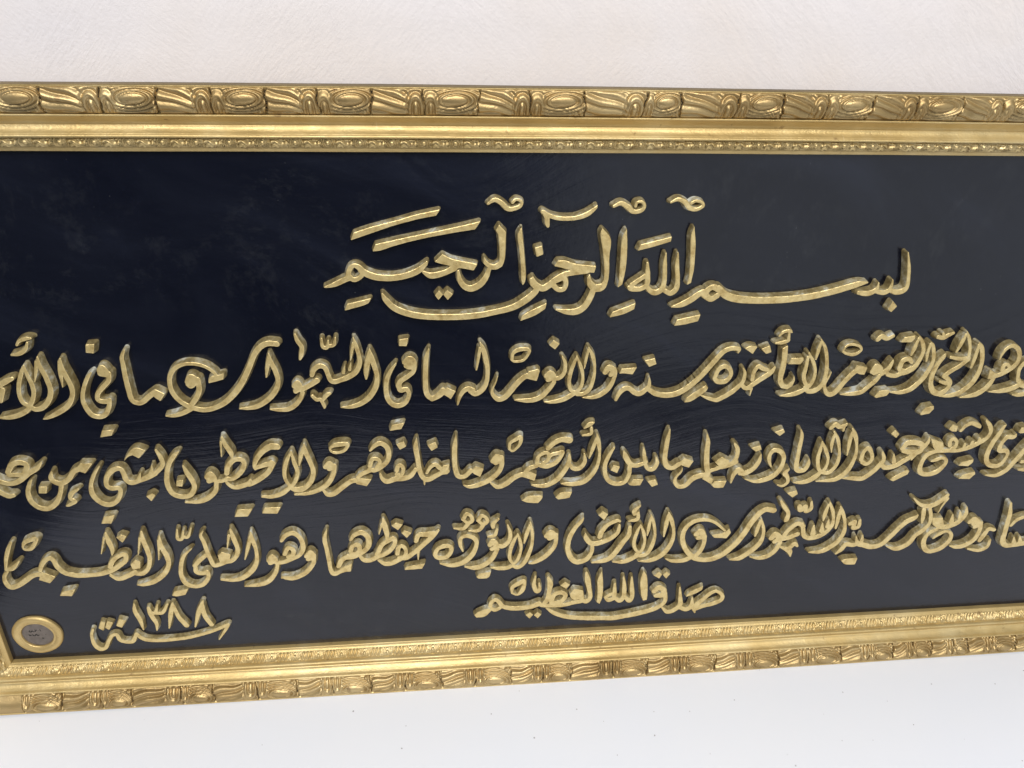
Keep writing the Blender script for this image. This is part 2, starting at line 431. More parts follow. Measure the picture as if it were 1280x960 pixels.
LETTERING = [
('word',2.0,'S 259.38,298.97,0.94 265.42,300.65,3.19 272.01,303.67,3.75 275.74,305.08,3.37|S 274.03,306.55,3.18 275.69,310.85,3.16 278.35,312.73,2.78 281.33,311.27,3.72 283.68,308.37,4.11|S 274.45,306.06,3.74 277.46,303.61,3.19 281.19,305.02,2.81 283.2,307.9,3.37|S 282.38,309.34,4.1 286.32,306.9,4.5 292.59,304.9,4.52 300.82,304.52,4.16 309.16,305.88,4.16 316.63,308.81,4.15 321.34,312.81,2.63 322.69,314.91,0.75|S 320.29,308,1.89 324.39,305.82,3.99 329.5,306.44,4.18 335.1,308.33,3.8 339.31,310.71,4.74|P 327.37,314.67 332.05,319.41 337.99,316.5 353.73,312.99 351.4,308.94 342.56,310.49 340.23,309.73 337.01,311.89 330.56,313.49|S 341.8,308.26,1.71 342.69,302.87,3.26 345.76,298.4,4.06 349.99,297.05,4.46 355.18,299.57,4.45 358.92,304.17,3.85 360.76,309.05,2.87|P 364.83,334.25 366.88,337.77 371.09,333.29 370.67,316.22 369.17,311.4 365.45,309.39 361.22,309.53 357.45,313.44 357.61,317.77 360.71,313.9 364,312.42 366.78,314.33 367.48,317.21 366.34,331.45|P 378.33,331.38 380.69,336.04 382.26,323.8 384.11,306.36 383.88,301.42 382.44,298.65 381.38,302.44 380.96,310.31 379.49,322.87',[('dot', 'P 326.98,292.97 329.67,296.12 332.06,293.3 329.17,289.73'), ('dot', 'P 332.25,293.3 334.74,296.25 338.28,293.41 335.02,289.65'), ('vowel_mark', 'P 277.2,328.4 279.2,332.99 288.98,336.24 304.27,340.27 316.86,343.86 331.2,346.99 328.89,343.38 316.76,340.87 302.34,337 288.74,332.3'), ('vowel_mark', 'P 289.9,321.61 291.76,325.9 303.75,328.62 321.89,332.41 340.04,336.21 355.47,339.83 352.3,334.96 340,332.97 321.81,329.63 303.59,325.08 294.43,322.05'), ('vowel_mark', 'P 270.32,283.28 272.21,287.66 287.22,291.22 284.98,287.77 276.64,284.89'), ('vowel_mark', 'S 359.92,350.28,1.44 363.94,352.71,2.7 368.03,350.91,3.07 371.72,347.56,3.27 375.36,347.28,2.73 379.41,348.91,2.36 380.24,351.62,1.81 377.03,352.97,1.81 374.81,351.17,1.99')]),
('word',2.0,'S 294.32,294.1,1.34 296.43,290.1,3.66 301.76,284.5,4.28 311,280.5,4.51 322.3,278.58,4.34 334.66,278.07,4.36 349.02,278.44,4.37 362.47,280.49,4.18 375.92,283.87,4.38 384.47,288.85,4.76 390.08,293.83,4.34 391.43,296.33,3.93|P 401.97,311.29 403.98,314.78 408.25,314.94 416.01,312.62 428.78,311.03 427.74,306.7 417.31,307.2 413.4,308.33 408.54,309.65|S 423.03,307.93,3.91 415.39,307.02,3.9 408.76,305.61,3.9 403.18,302.19,4.3 398.56,298.25,4.52 394.77,296.79,4.52 389.86,299.85,3.91 387.86,302.36,2.92|S 404.14,302.18,3.91 408.38,303.62,3.52 410.02,300.12,3.34 408.79,296.11,3.36 405.43,295.65,3.36 402.41,298.2,3.54|S 388.75,304.14,0.97 388.87,300.86,4.49 391.87,297.33,4.91|S 404.65,282.09,1.21 411.1,280.54,3.64 417.98,280.63,4.86 422.71,283.67,4.64 426.22,289.79,4.41 427.82,294.86,3.98 428.16,296.88,3.57|P 429.87,332.07 431.04,335.27 436.58,328.71 436.72,317.62 437.36,303.81 435.98,296.78 432.75,294.19 428.35,294.24 424.19,297.94 423.33,303.46 425.09,305.93 426.34,301.93 429.48,298.88 432.85,299.34 434.31,301.84 433.98,309.8 432.11,321.54|P 443.87,329.15 446.28,335.02 447.64,323.36 447.93,309.67 446.58,298.68 443.84,296.48 444.07,301.73 443.97,311.68',[('dot', 'P 389.2,323.09 393.64,324.49 394.62,318.92 390.63,317.41'), ('vowel_mark', 'S 393.23,345.69,2.75 398.41,342.93,2.77 404.95,341.52,2.78 413.29,341.69,2.78 420.57,344.07,3.15 425.43,347.74,2.03 426.52,349.3,0.74|S 394.17,345.23,2.75 395.87,342.01,3.14 396.29,338.77,3.15 396.84,336.72,1.86'), ('vowel_mark', 'S 436.97,348.83,1.85 441.48,350.66,2.77 445.89,348.36,3.53 449.44,345.58,2.99 454.1,346.03,2.62 456.17,348.8,2.24 454.48,351.56,1.85 451.25,351.11,1.67 450.53,348.81,1.86'), ('vowel_mark', 'P 440.11,276.09 441.6,279.74 456.68,285.75 456.09,281.6 448.92,278.05'), ('vowel_mark', 'P 381.5,274.47 383.33,278.6 398.3,286.61 397.5,282.51 390.66,277.96')]),
('word',2.0,'S 461.85,312.51,1.77 462.58,305.54,3.57 462.83,298.48,3.6 459.19,295.48,3.41 453.26,295.55,3.61 451.19,296.59,2.4|S 453.02,298.09,3.4 457.59,301.57,2.99 461.71,304.54,2.98|S 473.13,318.8,0.98 473.21,311.41,2.96 474.16,301.39,3.2 473.08,295.3,4.03 469.38,292.79,4.04 465.79,293.86,3.63 463.54,296.44,3.01|S 480.9,319.04,0.98 481.26,311.34,2.97 482.79,301.29,3.21 482.55,295.18,4.05 479.42,292.14,3.65 475.74,293.73,3.44|P 487.91,330.35 489.34,336.36 491.54,325.01 492.67,309.24 492.02,299.15 489.21,297.76 489.99,303.23 489.15,317.21',[('vowel_mark', 'P 454.53,320.7 456.24,324.75 475.72,329.74 475.32,326.56 465.98,323.72'), ('vowel_mark', 'S 472.59,351.09,1.31 476.9,352.93,2.42 481.36,351.36,3.18 484.66,347.84,3.2 489.1,346.71,2.45 493.12,348.76,2.26 492.32,351.07,1.88 488.39,352,1.87 485.72,350.62,2.06')]),
('word',2.0,'S 481.04,282.78,1.03 487.41,284.26,4.11 493.07,287.3,4.51 497.64,290.87,4.29 500.88,292.89,3.67|S 502.17,291.5,4.3 504.64,294.84,3.8 507.99,295.99,4.04 513.12,293.16,4.78|S 502.25,290.89,4.78 506.82,287.8,4.08 510.65,289.93,4.08|S 511.08,295,4.76 517.14,290.09,5.28 525.86,287.53,5.56 537.98,286.51,5.1 552.39,286.55,5.12 566.69,287.57,4.89 580.78,289.84,4.89 594.61,293.34,4.89 605.98,296.86,4.15 612.42,298,1.22|S 607.99,290.95,2.96 613.07,290.27,3.95 617.77,291.19,3.7 620.18,293.87,2.71 620.49,297.54,0.98|S 620.08,291.78,2.96 625.28,290.73,3.71 628.65,292.04,3.46 629.9,295.35,2.46 629.84,299.38,0.98|S 629.83,292.27,2.97 635.12,290.97,3.97 639.7,292.39,3.97 641.05,297.05,2.96 638.95,308,2.43 635.6,318.15,0.96',[('dot', 'P 631.66,278.89 633.98,284.39 637.82,280.69 634.77,276.56'), ('vowel_mark', 'P 484.16,269.49 485.68,273.74 501.33,277.19 500.14,272.42 492.22,270.42')]),
('word',2.0,'S 745.58,210.18,1.01 750.62,209.83,3.45 755.16,210.93,4.05 759.04,213.91,4.04|S 726.04,213.1,0.8 733.74,213.39,3.42 740.23,214.44,4.42 745.45,216.34,4.42 749.32,219.29,4.41|S 745.11,224.46,2.98 744,230.5,3.35 745.74,235.22,3.53 749.21,236.33,3.53|S 745.45,223.44,3.38 749.01,218.79,4.01 754.17,216.61,4.02',[]),
('word',2.0,'S 704.96,209.1,0.8 710.51,209.96,3.01 716.82,211.52,4.41 721.55,214.96,4.6 724.79,219.95,4.37 726.07,223.44,3.56|P 721.59,223.86 721.38,231.06 728.8,226.89 727.04,223.42|S 725.89,225.46,3.95 731.87,227.81,3.95 737.33,231.66,4.33 740.16,236.05,3.92 740.52,241.45,3.5 737.7,246.87,3.47 732.68,249.59,3.07 728.31,247.07,2.69 726.42,242.74,2.13 726.13,239.33,1.36|S 730.87,230.82,3.73 730.84,233.8,3.33 733.34,234.93,2.74 735.99,232.19,2.55 734.67,229.53,3.55',[]),
('word',2.0,'S 688.58,210.6,1 696.63,211.08,3.59 703.64,213.43,4.58 709.53,219.35,4.56 712.81,227.3,4.12 713.16,235.21,3.5 711.6,243.08,3.66 709.26,248.93,3.06 706.3,252.35,1.14|S 706.62,250.43,2.48 706.67,242.22,3.27 706.11,233.41,2.14|S 694.5,261.11,0.94 697.71,255.86,2.64 700.46,249.12,2.48 701.44,242.33,2.88|S 694.49,258.76,2.07 692.79,252.15,3.41 691.4,245.95,1.91|S 688.46,241.66,2.49 695.45,240.33,3.08 701.99,240.57,3.47|S 701.88,239.4,3.47 697.19,234.62,3.49 691.7,230.81,3.89 688.02,227.24,4.1|S 687.15,226.96,2.93 691.87,223.85,3.33 693.74,220.79,3.35 692.35,215.78,3.96 688.41,212.85,4.37 683.13,214.52,4.55 679.31,220.18,3.93 678.07,228.19,3.89 679.78,236.02,4.04 682.32,241.8,3.64 683.41,244.48,1.14|S 685.59,222.51,1.96 690.79,221.07,3.34',[('vowel_mark', 'S 674.56,257.26,3.18 678.41,256.71,3.38 681.57,258.54,3.18 685,260.07,2.06|S 677.49,259.84,2.05 679.2,257.17,2.44')]),
('word',2.0,'S 649.14,215.28,0.98 657.33,214.75,3.34 664.3,217.07,4.32 669.46,222.44,4.3 673.22,229.3,4.07 675.24,237.1,3.27 674.7,243.91,3.05 672.29,250.67,2.64 669.89,253.57,0.94|S 669.82,251.87,2.26 669.73,244.98,2.66 670.44,239.16,1.34|S 660.18,258.3,0.93 663.57,253.7,3 665.91,246.99,3.22 664.8,239.3,3.63 661.71,233.52,4.23 656.04,230.23,3.85 653.82,231.56,3.46|S 660,256.61,2.24 658.73,249.53,3.39 657.85,244.28,1.89|S 651.7,234.26,4.02 652.62,239.58,4 656.82,241.22,3.61 659.9,238.44,2.67|S 652.56,232.77,3.65 656.54,231.89,3.27 660.24,233.75,3.65|S 655.1,230.25,3.47 650.02,228.21,3.66 645.13,229.03,3.27 643.34,230.55,2.88|S 639.72,230.15,3.84 643.4,233.97,3.82 645.22,238.79,2.47 645.41,240.52,0.76|S 632.26,232.1,4.2 634.08,235.95,4.37 637.75,233.14,4.2 634.05,230.49,3.26|S 612.55,214.32,0.78 620.43,214.6,3.31 627.62,215.9,3.89 632.18,220.27,3.88 635.86,224.34,3.86 638.15,228.23,3.46|P 618.07,233.43 619.28,237.28 627.58,235.33 626.63,229.7 622.3,230.4|S 620.62,233.56,4.18 616.9,229.75,4.01 612.68,223.97,4.03 609.37,218.11,4.44 605.51,214.52,4.07 601.58,216.34,3.28 598.98,222.36,2.11 600.66,228.22,1.52 601.83,232.09,0.76',[('vowel_mark', 'P 638.6,211.64 641.1,216.36 648.36,217.24 648.89,214.93 647.54,212.3 640.35,210.66'), ('vowel_mark', 'P 678,196.23 680.34,201.38 686.9,202.61 687.48,200.03 684.95,196.17 679.09,195.02'), ('vowel_mark', 'S 630.39,256.26,3.33 632.99,258.55,3.7 637.05,256.88,3.34 640.91,258.86,2.59'), ('vowel_mark', 'P 647.5,254.01 649.39,257.74 656.99,259.08 657.23,256.66 655.57,253.85'), ('vowel_mark', 'S 607.25,247.8,1.67 610.36,246.11,2.24 615.97,245.51,2.62 620.01,248.46,2.05 618.16,251.63,2.04 612.38,253.07,2.04 608.2,251.55,1.67 606.79,247.81,1.49')]),
('word',2.0,'S 589.16,257.09,1.1 593.55,250.45,2.59 596.32,241.86,2.8 597.96,232.18,3.22 597.1,223.4,3.82 593.51,218.55,4.23 588.14,217.71,3.84 584.75,220.78,3.25|S 589.38,255.23,2.02 588.53,248.68,2.96 588.29,242.52,1.3|S 582.16,247.69,1.11 586.5,241.13,2.61 589.46,234.34,2.45 589.79,227.52,2.85 587.32,221.7,3.25 583.95,224.74,2.85 582.02,230.65,3.21 582.28,237.4,2.99 582.27,244.09,2.41|S 567.58,214.62,0.96 573.03,214.96,2.88 578.35,216,3.84 582.58,217.87,3.84 585.78,220.26,2.87',[]),
('word',2.0,'P 562.52,251.12 566.1,253.38 567.37,244.43 567.58,234.88 567.32,228.11 568.7,224.17 571.46,223.11 574.37,226.95 574.52,230.84 576.2,226.9 575.33,222.02 572.15,219.55 567.36,220.67 564.22,225.27 563.22,233.06 563.68,242.62|S 543.49,221.92,3.59 548.28,225.7,3.76 553.04,229.46,4.13 557.78,233.2,3.74 559.82,236.8,1.86|S 545.22,227.72,3 545.45,234.28,3.16 547.94,238.04,3.15 551.87,236.04,3.53 555.2,234.99,2.79|S 545.66,220.88,2.08 545.53,215.16,0.57|S 537.35,225.21,2.44 540.85,221.5,3.21 544.48,221.4,3.4|S 537.5,236.39,1.3 539,232.71,2.6 538.31,225.96,3.38 533.82,220.23,3.77 529,216.43,3.98 524.03,213.42,3.8 521.45,212.5,3.42 515.81,214.05,2.65 509.62,216.5,0.75|S 517.78,230.18,3.15 519.61,235.88,3.5 523.62,238.63,3.49 527.48,236.64,3.14 529.1,232,3.16 526.25,227.26,3.73 520.94,226.91,3.92 518.1,229.21,3.16',[('dot', 'P 535.82,251.97 539.48,253.75 544.65,252.9 542.02,247.64'), ('dot', 'P 547.59,251.26 553.36,253.65 555.24,248.66 551.64,247.42'), ('vowel_mark', 'P 569.12,239.06 570.67,243.59 579.16,243.87 579.77,241.77 577.94,238.75'), ('hamza', 'S 558.82,260.47,1.44 561.09,263.36,2.34 565.32,264.29,2.34 567.06,263.07,1.08|S 565.2,262.64,1.62 565.55,258.49,2.54 565.43,256.83,2.73 561.67,255.61,2.91 557.14,255.24,1.45')]),
('word',2.0,'S 449.68,214.63,2.23 451.45,219.64,3.51 455.07,223.21,3.86 458.58,223.11,3.68 462.38,220.1,4.07 466,219.03,4.08 469.29,221.36,3.7 472,224.86,3.13 471.61,231.1,0.91|S 472.77,221.75,3.33 477.52,218.7,4.09 484.79,217.22,4.3 491.77,218.29,4.67 497.64,221.24,4.66 504.78,227.83,4.45 510.83,235.34,4.23 516.68,243.71,4.01 521.9,249.95,3.8 526.86,251.89,3.44 531.79,251.32,3.08 531.8,248.52,1.09',[('dot', 'P 467.12,244.12 473.85,245.82 475.46,241.4 470.72,239.45'), ('vowel_mark', 'P 450.38,234.78 451.53,238.42 462.27,239.09 459.73,233.97 453.14,234.9'), ('vowel_mark', 'P 498.74,211.2 499.8,214.82 512.39,224.24 514.28,222.24 513.04,219.64 503.3,212.05')]),
('word',2.0,'S 440.52,236.16,3.78 442.84,239.38,5.03 445.99,237.71,3.96 444.56,234.17,3.43|S 426.31,217.27,0.92 432.86,217.08,2.76 437.96,218.87,3.68 442.88,222.78,3.85 445.9,228.44,3.46 447.68,235.03,2.53 446.93,238.81,1.98|S 427.89,254.92,0.88 431.05,248.46,2.83 432.93,240.09,1.97 432.68,231.64,2.71 430.63,224.08,3.1 426.56,220.16,3.11 422.25,219.8,2.74|S 427.76,253.11,1.76 426.57,245.81,2.13 425.98,239.33,0.71|S 420.3,248.52,1.06 423.3,241.26,2.49 425.24,233.73,2.16 424.7,226.16,2.72 421.11,221.47,2.92 417.7,223.49,2.73 416.08,229.24,2.71 416.76,236.76,3.04 418.87,244.14,2.48 420.31,248.34,1.06|S 399.86,214.67,0.92 405.05,214.51,2.75 411.91,215.76,3.67 416.95,218.51,3.66 420.3,220.53,2.74|S 420.29,220.73,3.11 424.68,219.73,2.93',[]),
('word',2.0,'S 410.6,248.47,1.23 412.73,243.36,2.48 412.5,236.86,3.03 409.31,232.73,3.41 405.93,232.16,3.23|S 400.72,234.36,4.28 403.19,235.98,4.99 405.19,233.31,4.12 401.71,231.33,3.41|S 379.61,216.72,1.27 386.05,216.05,3.09 392.05,216.35,4.01 397.96,219.06,4 402.85,224.86,3.62 405.88,229.52,2.88|P 387.9,237.95 394.58,239.64 395.74,238.22 393.91,230.78 387.23,232.65|S 390.51,235.56,4.44 385.5,233.82,3.91 380.56,229.26,4.11 376.46,223.69,4.31 372.31,218.85,4.15 368.08,217.54,3.8 364.64,220.99,2.88 363.92,225,1.79 366.2,230.58,1.07 367.4,234.75,0.71',[('dot', 'P 401.22,257.12 404.14,260.56 408.17,258.05 405.29,253.87'), ('vowel_mark', 'S 376.77,246.96,2.27 377.5,251.31,2.43 381.57,253.93,3.11 387.38,253.99,2.6 387.88,251.26,2.26 384.29,246.15,2.1 378.47,245.37,1.57 376.6,247.15,1.74')]),
('word',2.0,'S 355.59,259.85,1.02 357.66,255.53,2.91 359.35,248.28,3.64 360.66,240.02,2.98 359.91,230.75,3.19 357.01,225.19,4.1 352.81,222.28,3.93 349.44,224.27,3.56|S 355.61,255.57,2.4 354.41,248.39,2.07 353.19,240.2,1.05|S 351.12,225.17,3.38 347.77,226.2,3.73 344.41,224.41,3.38 341.86,219.75,2.5 340.56,214.44,1.08',[]),
('word',2.0,'S 322.28,256.11,0.85 320.5,250.07,3.24 319.69,241.04,3.46 319.43,231.84,3.5 320.03,223.41,3.71 323.27,219.82,3.74 327.07,221.79,3.55 330.9,225.92,3.54|S 323.42,219.06,3.38 327.64,221.11,3.73 331.46,224.5,3.72|P 329.76,222.94 333.59,227.72 339.39,224.55 335.97,218.78 332.66,221.44',[]),
('word',2.0,'S 306.04,246.63,3.07 308.97,249.26,3.92 311.77,248.3,3.59 312.43,243.94,2.92 309.55,242.92,3.27 307.16,244.07,3.26|S 309.09,245.83,3.94 310.45,245.35,3.43|S 312.69,246.65,3.08 311.9,240.32,3.11 308.1,236.57,3.29 303.05,233.02,3.65 301.43,229.54,3.49|S 301.71,230.46,3.66 302.78,226.52,3.68 306.91,226.88,3.33 308.16,222.81,2.82 305.71,217.21,3.55 301.45,214.77,3.74 297.35,215.85,3.9 294.25,220.2,3.7 293.35,226.98,3.32 294.13,234.36,3.29 296.87,240.69,2.75 299.65,244.7,1.54 300.7,246.39,0.68',[('dot', 'P 303.34,262.86 309.27,263.61 307.94,258.1 303.07,258.38')]),
('word',2.0,'S 284.08,256.58,1 284.94,250.88,3.88 286.58,244.57,3.58 287.94,237.27,3.27 286.51,229.03,3.83 282,221.69,4.03 275.96,216.97,3.7 269.24,214.81,2.82 263.07,214.53,0.88|S 283.95,254.46,2.35 282.32,247.37,3.56 281.08,240.18,3.25 280.79,235.45,1.38|S 274.32,264.66,0.83 275.57,259.92,2.83 277.08,252.84,2.85 277.23,246.59,3.22 274.25,240.35,3.75 269.18,236.85,3.94 264.22,234.97,3.6 260.1,233.71,3.6 257.58,235.33,3.42 256.35,239.9,3.06 255.29,243.35,3.21|S 274.05,260.83,1.83 272.9,255.59,2.01 271.64,248.96,0.67|S 271.68,247.17,0.68 270.53,242.26,2.38|S 267.53,245.03,0.68 266.37,240.1,2.38|S 256.52,238.99,3.23 255.1,243.99,3.21 251.49,245.42,3.54 247.69,242.82,3.54 246.13,238.8,2.88|S 237.95,228.35,3.6 243.01,230.96,3.77 248.96,234.83,4.1|S 234.24,231.2,3.59 236.45,233.43,3.92 237.75,230.37,3.59 234.82,227.51,3.6|S 217.04,214.55,1.04 222.61,213.9,2.79 228.3,214.19,3.49 233.47,217.33,3.48 237.15,221.89,3.11 239.02,226.19,2.93|S 220.54,254.99,0.99 221.1,249.7,3.15 223.41,242.53,3.52 224.34,235.3,3.22 222.29,228.97,3.75 217.16,222.48,3.78 210.18,217.57,3.63 204.37,215.88,2.94 197.55,215.62,1.03|S 220.24,252.36,2.31 218.64,245.33,2.67 217.17,238.2,1.01|S 226.31,261.39,3.92 220.97,261.93,3.91 216.07,259.7,3.92 211.55,254.31,3.78 207.35,245.6,3.82 202.19,235.89,4.03 196.41,227.87,4.24 189.11,220.72,3.93 181.39,216.59,3.6 174.09,215.42,3.6 167.32,217.5,3.75 161.67,221.36,3.56 157.92,226.97,3.52 156.47,233.52,3.16 157.68,240.64,3.13 161.93,246.27,2.95 168.45,248.75,2.45 175.29,248.41,2.46 181.08,246.07,2.31 185.13,242.16,2.32 186.33,239.72,1.83|P 180.93,237.35 182.81,239.54 188.03,240.75 191.02,241.56 190.19,237.38 180.54,234.76|S 167.53,235.92,3.33 170.03,239.43,4.47 172.41,237.4,4.49 169.42,233.17,3.84 167.4,234.12,2.5|S 174.21,237.53,3.66 174.03,230.32,3.53 171.63,224.92,3.55 168.15,220.25,3.57 165.63,216.81,3.07|S 150.21,211.52,1.03 155.37,211.82,2.74 161.16,213.5,3.42 166.31,216.13,3.42',[('vowel_mark', 'S 254.32,264.28,1.48 254.65,259.05,2.48 257.32,258.12,2.49 258.5,262.89,1.32|S 258.18,258.98,2.48 261.8,260.04,2.48 263.13,264.97,1.15'), ('vowel_mark', 'S 238.33,267.61,1.79 239.45,263.28,2.95 241.74,258.89,2.97 240.83,253.66,2.99 239.73,250.42,1.5'), ('vowel_mark', 'S 245.14,223.7,2.42 247.71,220.83,2.61 250.14,220.76,2.44 252.16,216,2.28 252.03,214.4,0.88|S 251.75,220.71,2.44 254.48,224.17,3.12 256.75,225.22,1.73')]),
('word',2.0,'P 144.82,228.25 147.44,231.25 152.44,228.03 148.66,222.86 145.64,225.5|S 146.6,229.56,3.67 141.25,225.63,3.68 137.59,222.55,3.69 134.35,221.73,3.53 131.32,224.1,3.51 130.65,230.64,3.48 130.47,239.57,3.44 130.67,248.35,3.07 130.96,254.41,2.56 133.29,259.07,1.27',[]),
('word',2.0,'S 115.34,245.06,3.07 117.38,247.63,3.71 119.26,245.84,3.39 120.68,242.47,2.76 118.55,242.35,3.09 115.73,243.3,3.73|S 118.28,244.73,3.24 119.22,243.83,2.43|S 121.16,243.34,2.92 119.56,238.09,3.1 115.23,233.58,3.12 111.47,229.39,3.13 110.53,224.9,3.15 113.9,223.44,3.5 117.04,223.8,2.83|S 117.6,224.69,2.83 116.11,219.27,3.02 112.69,213.85,3.37 108.53,212.41,3.54 104.33,214.4,3.7 101.78,220.44,3.5 101.68,226.97,2.81 103.97,234.07,2.62 107.74,241.05,2.43 110.46,244.31,0.97',[('dot', 'P 111.2,263.36 116.44,263.76 114.64,257.35 110.18,257.96'), ('vowel_mark', 'P 106.1,196.99 108.32,202.04 115.99,202.52 113.39,198.16')]),
('word',2.0,'S 94,253.97,1.43 93.68,248.38,3.04 95.07,241.38,3.55 96.48,234.28,3.43 95.62,228.05,3.13 91.22,220.95,3.48 83.99,215.97,3.5 77.95,212.95,2.34 74.26,211.87,0.67|S 93.15,251.84,2.23 92.11,244.08,2.73 91.21,234.6,0.81|S 81.1,255.37,1.42 81.18,248.69,3.02 83.01,240.82,3.38 83.53,232.86,3.42 80.97,225.78,3.45 75.9,220.33,3.64 71.07,219.12,3.47 68.25,221.47,2.96|S 79.59,252.16,2.22 77.78,245.31,1.92 75.37,238.39,0.64|S 71.71,249.95,1.11 72.38,242.84,2.72 73.41,234.92,3.07 72.42,228.72,2.77 68.47,222.37,3.12 64.85,224.46,2.95 64.18,230.74,2.76 66.3,238.63,2.73 69.35,245.52,2.55 71.59,249.78,1.11|S 48.51,213.45,1.49 53.86,213.73,3.15 59.45,214.92,3.48 64.63,217.5,3.47 67.96,220.3,2.97|S 53,236.36,3.69 54.7,237.19,3.69 59.04,239.7,3.68 62.78,241.35,2.4|S 55.26,233.66,3.22 51.72,225.76,3.26',[('hamza', 'S 71.01,263.79,1.4 73.14,266.5,2.01 77.15,268.08,2.47 80.28,268.18,1.24|S 77.55,265.32,1.4 75.4,261.01,2.34 71.05,258.15,2.82 66.5,257.4,1.41')]),
('word',1.6,'S 747.43,139.85,1.32 756.36,139.47,3.97 762.37,143.24,4.84 766.99,151.03,4.8 771.81,160.98,4.75 774.96,166.65,4.72|S 773.57,143.92,1.98 779.91,143.65,4.41|S 773.73,150.99,3.28 777.21,151.41,3.28|S 749.59,184.47,0.84 748.17,182.69,2.93 746.21,176.48,4.42 743.65,168.92,4.46 742.29,161.22,4.5 743.81,153.32,4.11 748.09,148.96,4.13 754.54,148.13,4.14 758.24,152.52,3.48 759.38,158.32,3.02 757.28,161.54,3.65 752.83,161.71,4.29 750.97,164.22,4.07 751.48,169.73,3.61 754.18,173.8,4.24 759.3,173.61,3.82 760.32,175.98,1.69',[('dot', 'P 761.69,177.83 762.5,181.71 766.9,182.7 768.16,177.34 764.05,176.67')]),
('word',1.6,'S 732.76,188.57,1.86 736.61,184.37,3.54 739.09,178.9,3.36 737.28,172.99,3.8 732.4,169.33,4.23 727.33,166.22,4.24 721.9,164.22,3.82 716.19,163.11,3.4 712.12,163.27,3.39 706.03,163.51,3.81 700.96,163.7,4.02|S 732.3,172.84,2.74 732.23,169.89,3.17|S 727.03,170.41,2.74 727.05,167.11,3.18|S 721.48,168.86,2.11 721.56,165.34,3.18|S 709.71,167.98,3.37 708.83,171.62,3.36 711,173.72,3.35 714.28,171.1,2.94 714.1,166.72,3.59 711.72,164.61,3.39|P 692.85,174.6 703.64,170.62 705.51,165.95 702.46,161.99 697.22,166.26|S 701.97,163.66,3.59 698.24,162.7,4.02 693.12,159.58,4.45 690.9,152.09,3.85 692.3,145.28,4.31 697.93,142.54,4.11 705.5,144.49,4.54 710,149.96,3.66 710.65,154.66,3 706.92,157.04,2.77 702.31,155.55,3.42 698.65,154.24,1.07',[('dot', 'P 704.87,182.06 707.08,185.98 711.77,184.25 711.7,179.65 708.14,180.15'), ('vowel_mark', 'S 714.82,180.83,2.91 717.57,184.81,3.31 721.91,186.8,3.72 727.61,184.47,3.53 729.33,182.8,1.25'), ('vowel_mark', 'P 721.86,149.62 723.91,152.74 732.81,154.93 732.97,152.07 730.27,148.67'), ('vowel_mark', 'P 725.67,137.41 728.65,140.88 737.62,143.37 738.48,141.04 735.14,136.54')]),
('word',1.6,'S 672.18,166.99,3.97 674.99,171.24,4.79 681.83,171.53,4.79 687.54,168.82,4.4 686.06,163.39,4.84 679.08,163.44,4.84 673.77,164.74,3.98|S 688.16,166.61,4.2 690.93,170.87,3.34 691.24,175.74,1.25|S 682,156.36,1.06 683.02,159.98,3.38 685.06,163.43,3.37|S 682.01,160.02,3.8 676.16,155.82,4.45 670.28,151.6,4.47 663.65,150.19,4.47 660.19,152.01,3.6|S 666.73,161.39,1.47 668.33,155.24,3.81|S 657.17,163.96,1.88 659.72,157.81,3.58 657.12,152.36,4.45 652.68,146.16,4.69 647.74,141.86,4.28 644.93,141.08,4.28 637.8,141.72,3.63 630.77,142.03,1.06|S 641.61,158.31,3.56 642,164.88,3.53 645.15,168.02,3.94 648.66,163.74,2.92 650.02,158.2,3.36 647.04,154.22,3.58 643.14,156.04,3.57',[('dot', 'P 660,179.81 662.39,183.12 666.53,179.42 665.09,175.93'), ('vowel_mark', 'P 669.3,138.85 671.16,141.14 681.12,147.44 683.3,146.28 682.56,143.2 672.5,137.33')]),
('word',1.6,'S 628.51,185.74,1.21 632.2,179.47,3.46 635.41,170.77,2.27 636.3,162.04,3.12 634.91,153.27,4 630.79,145.41,4.45 624.81,141.16,4.04 618.06,140.33,2.98 610.2,140.11,0.85|S 629.26,181.7,2.84 629.02,173.16,3.28 629.88,162.29,1.04|S 615.17,183.25,1.41 619.31,176.73,2.85 622.43,168.02,2.27 623.72,159.25,3.12 622.3,152.46,3.57 618.45,147.61,3.58 613.48,147.82,3.16|S 615.68,180.06,2.23 615.6,172.59,2.86 616.97,165.52,0.83|S 607.65,175.03,1.22 612.21,167.33,2.88 615.55,159.57,2.29 615.07,151.87,3.14 612.32,148.65,2.94 609.1,153.23,2.93 607.45,160.99,3.31 607.59,168.58,2.87 607.7,174.81,1.22|S 592.74,139.75,1.06 598.49,139.49,3.39 604.1,140.94,4.45 609.24,144.65,4.43 611.57,147.57,3.58',[('vowel_mark', 'S 611.86,186.52,3.22 615.05,189.35,3.61 618.41,187.14,3.62 622.03,188.06,3.22 623.42,189.48,1.61|S 622.03,188.06,2.41 622.03,183.86,1.82')]),
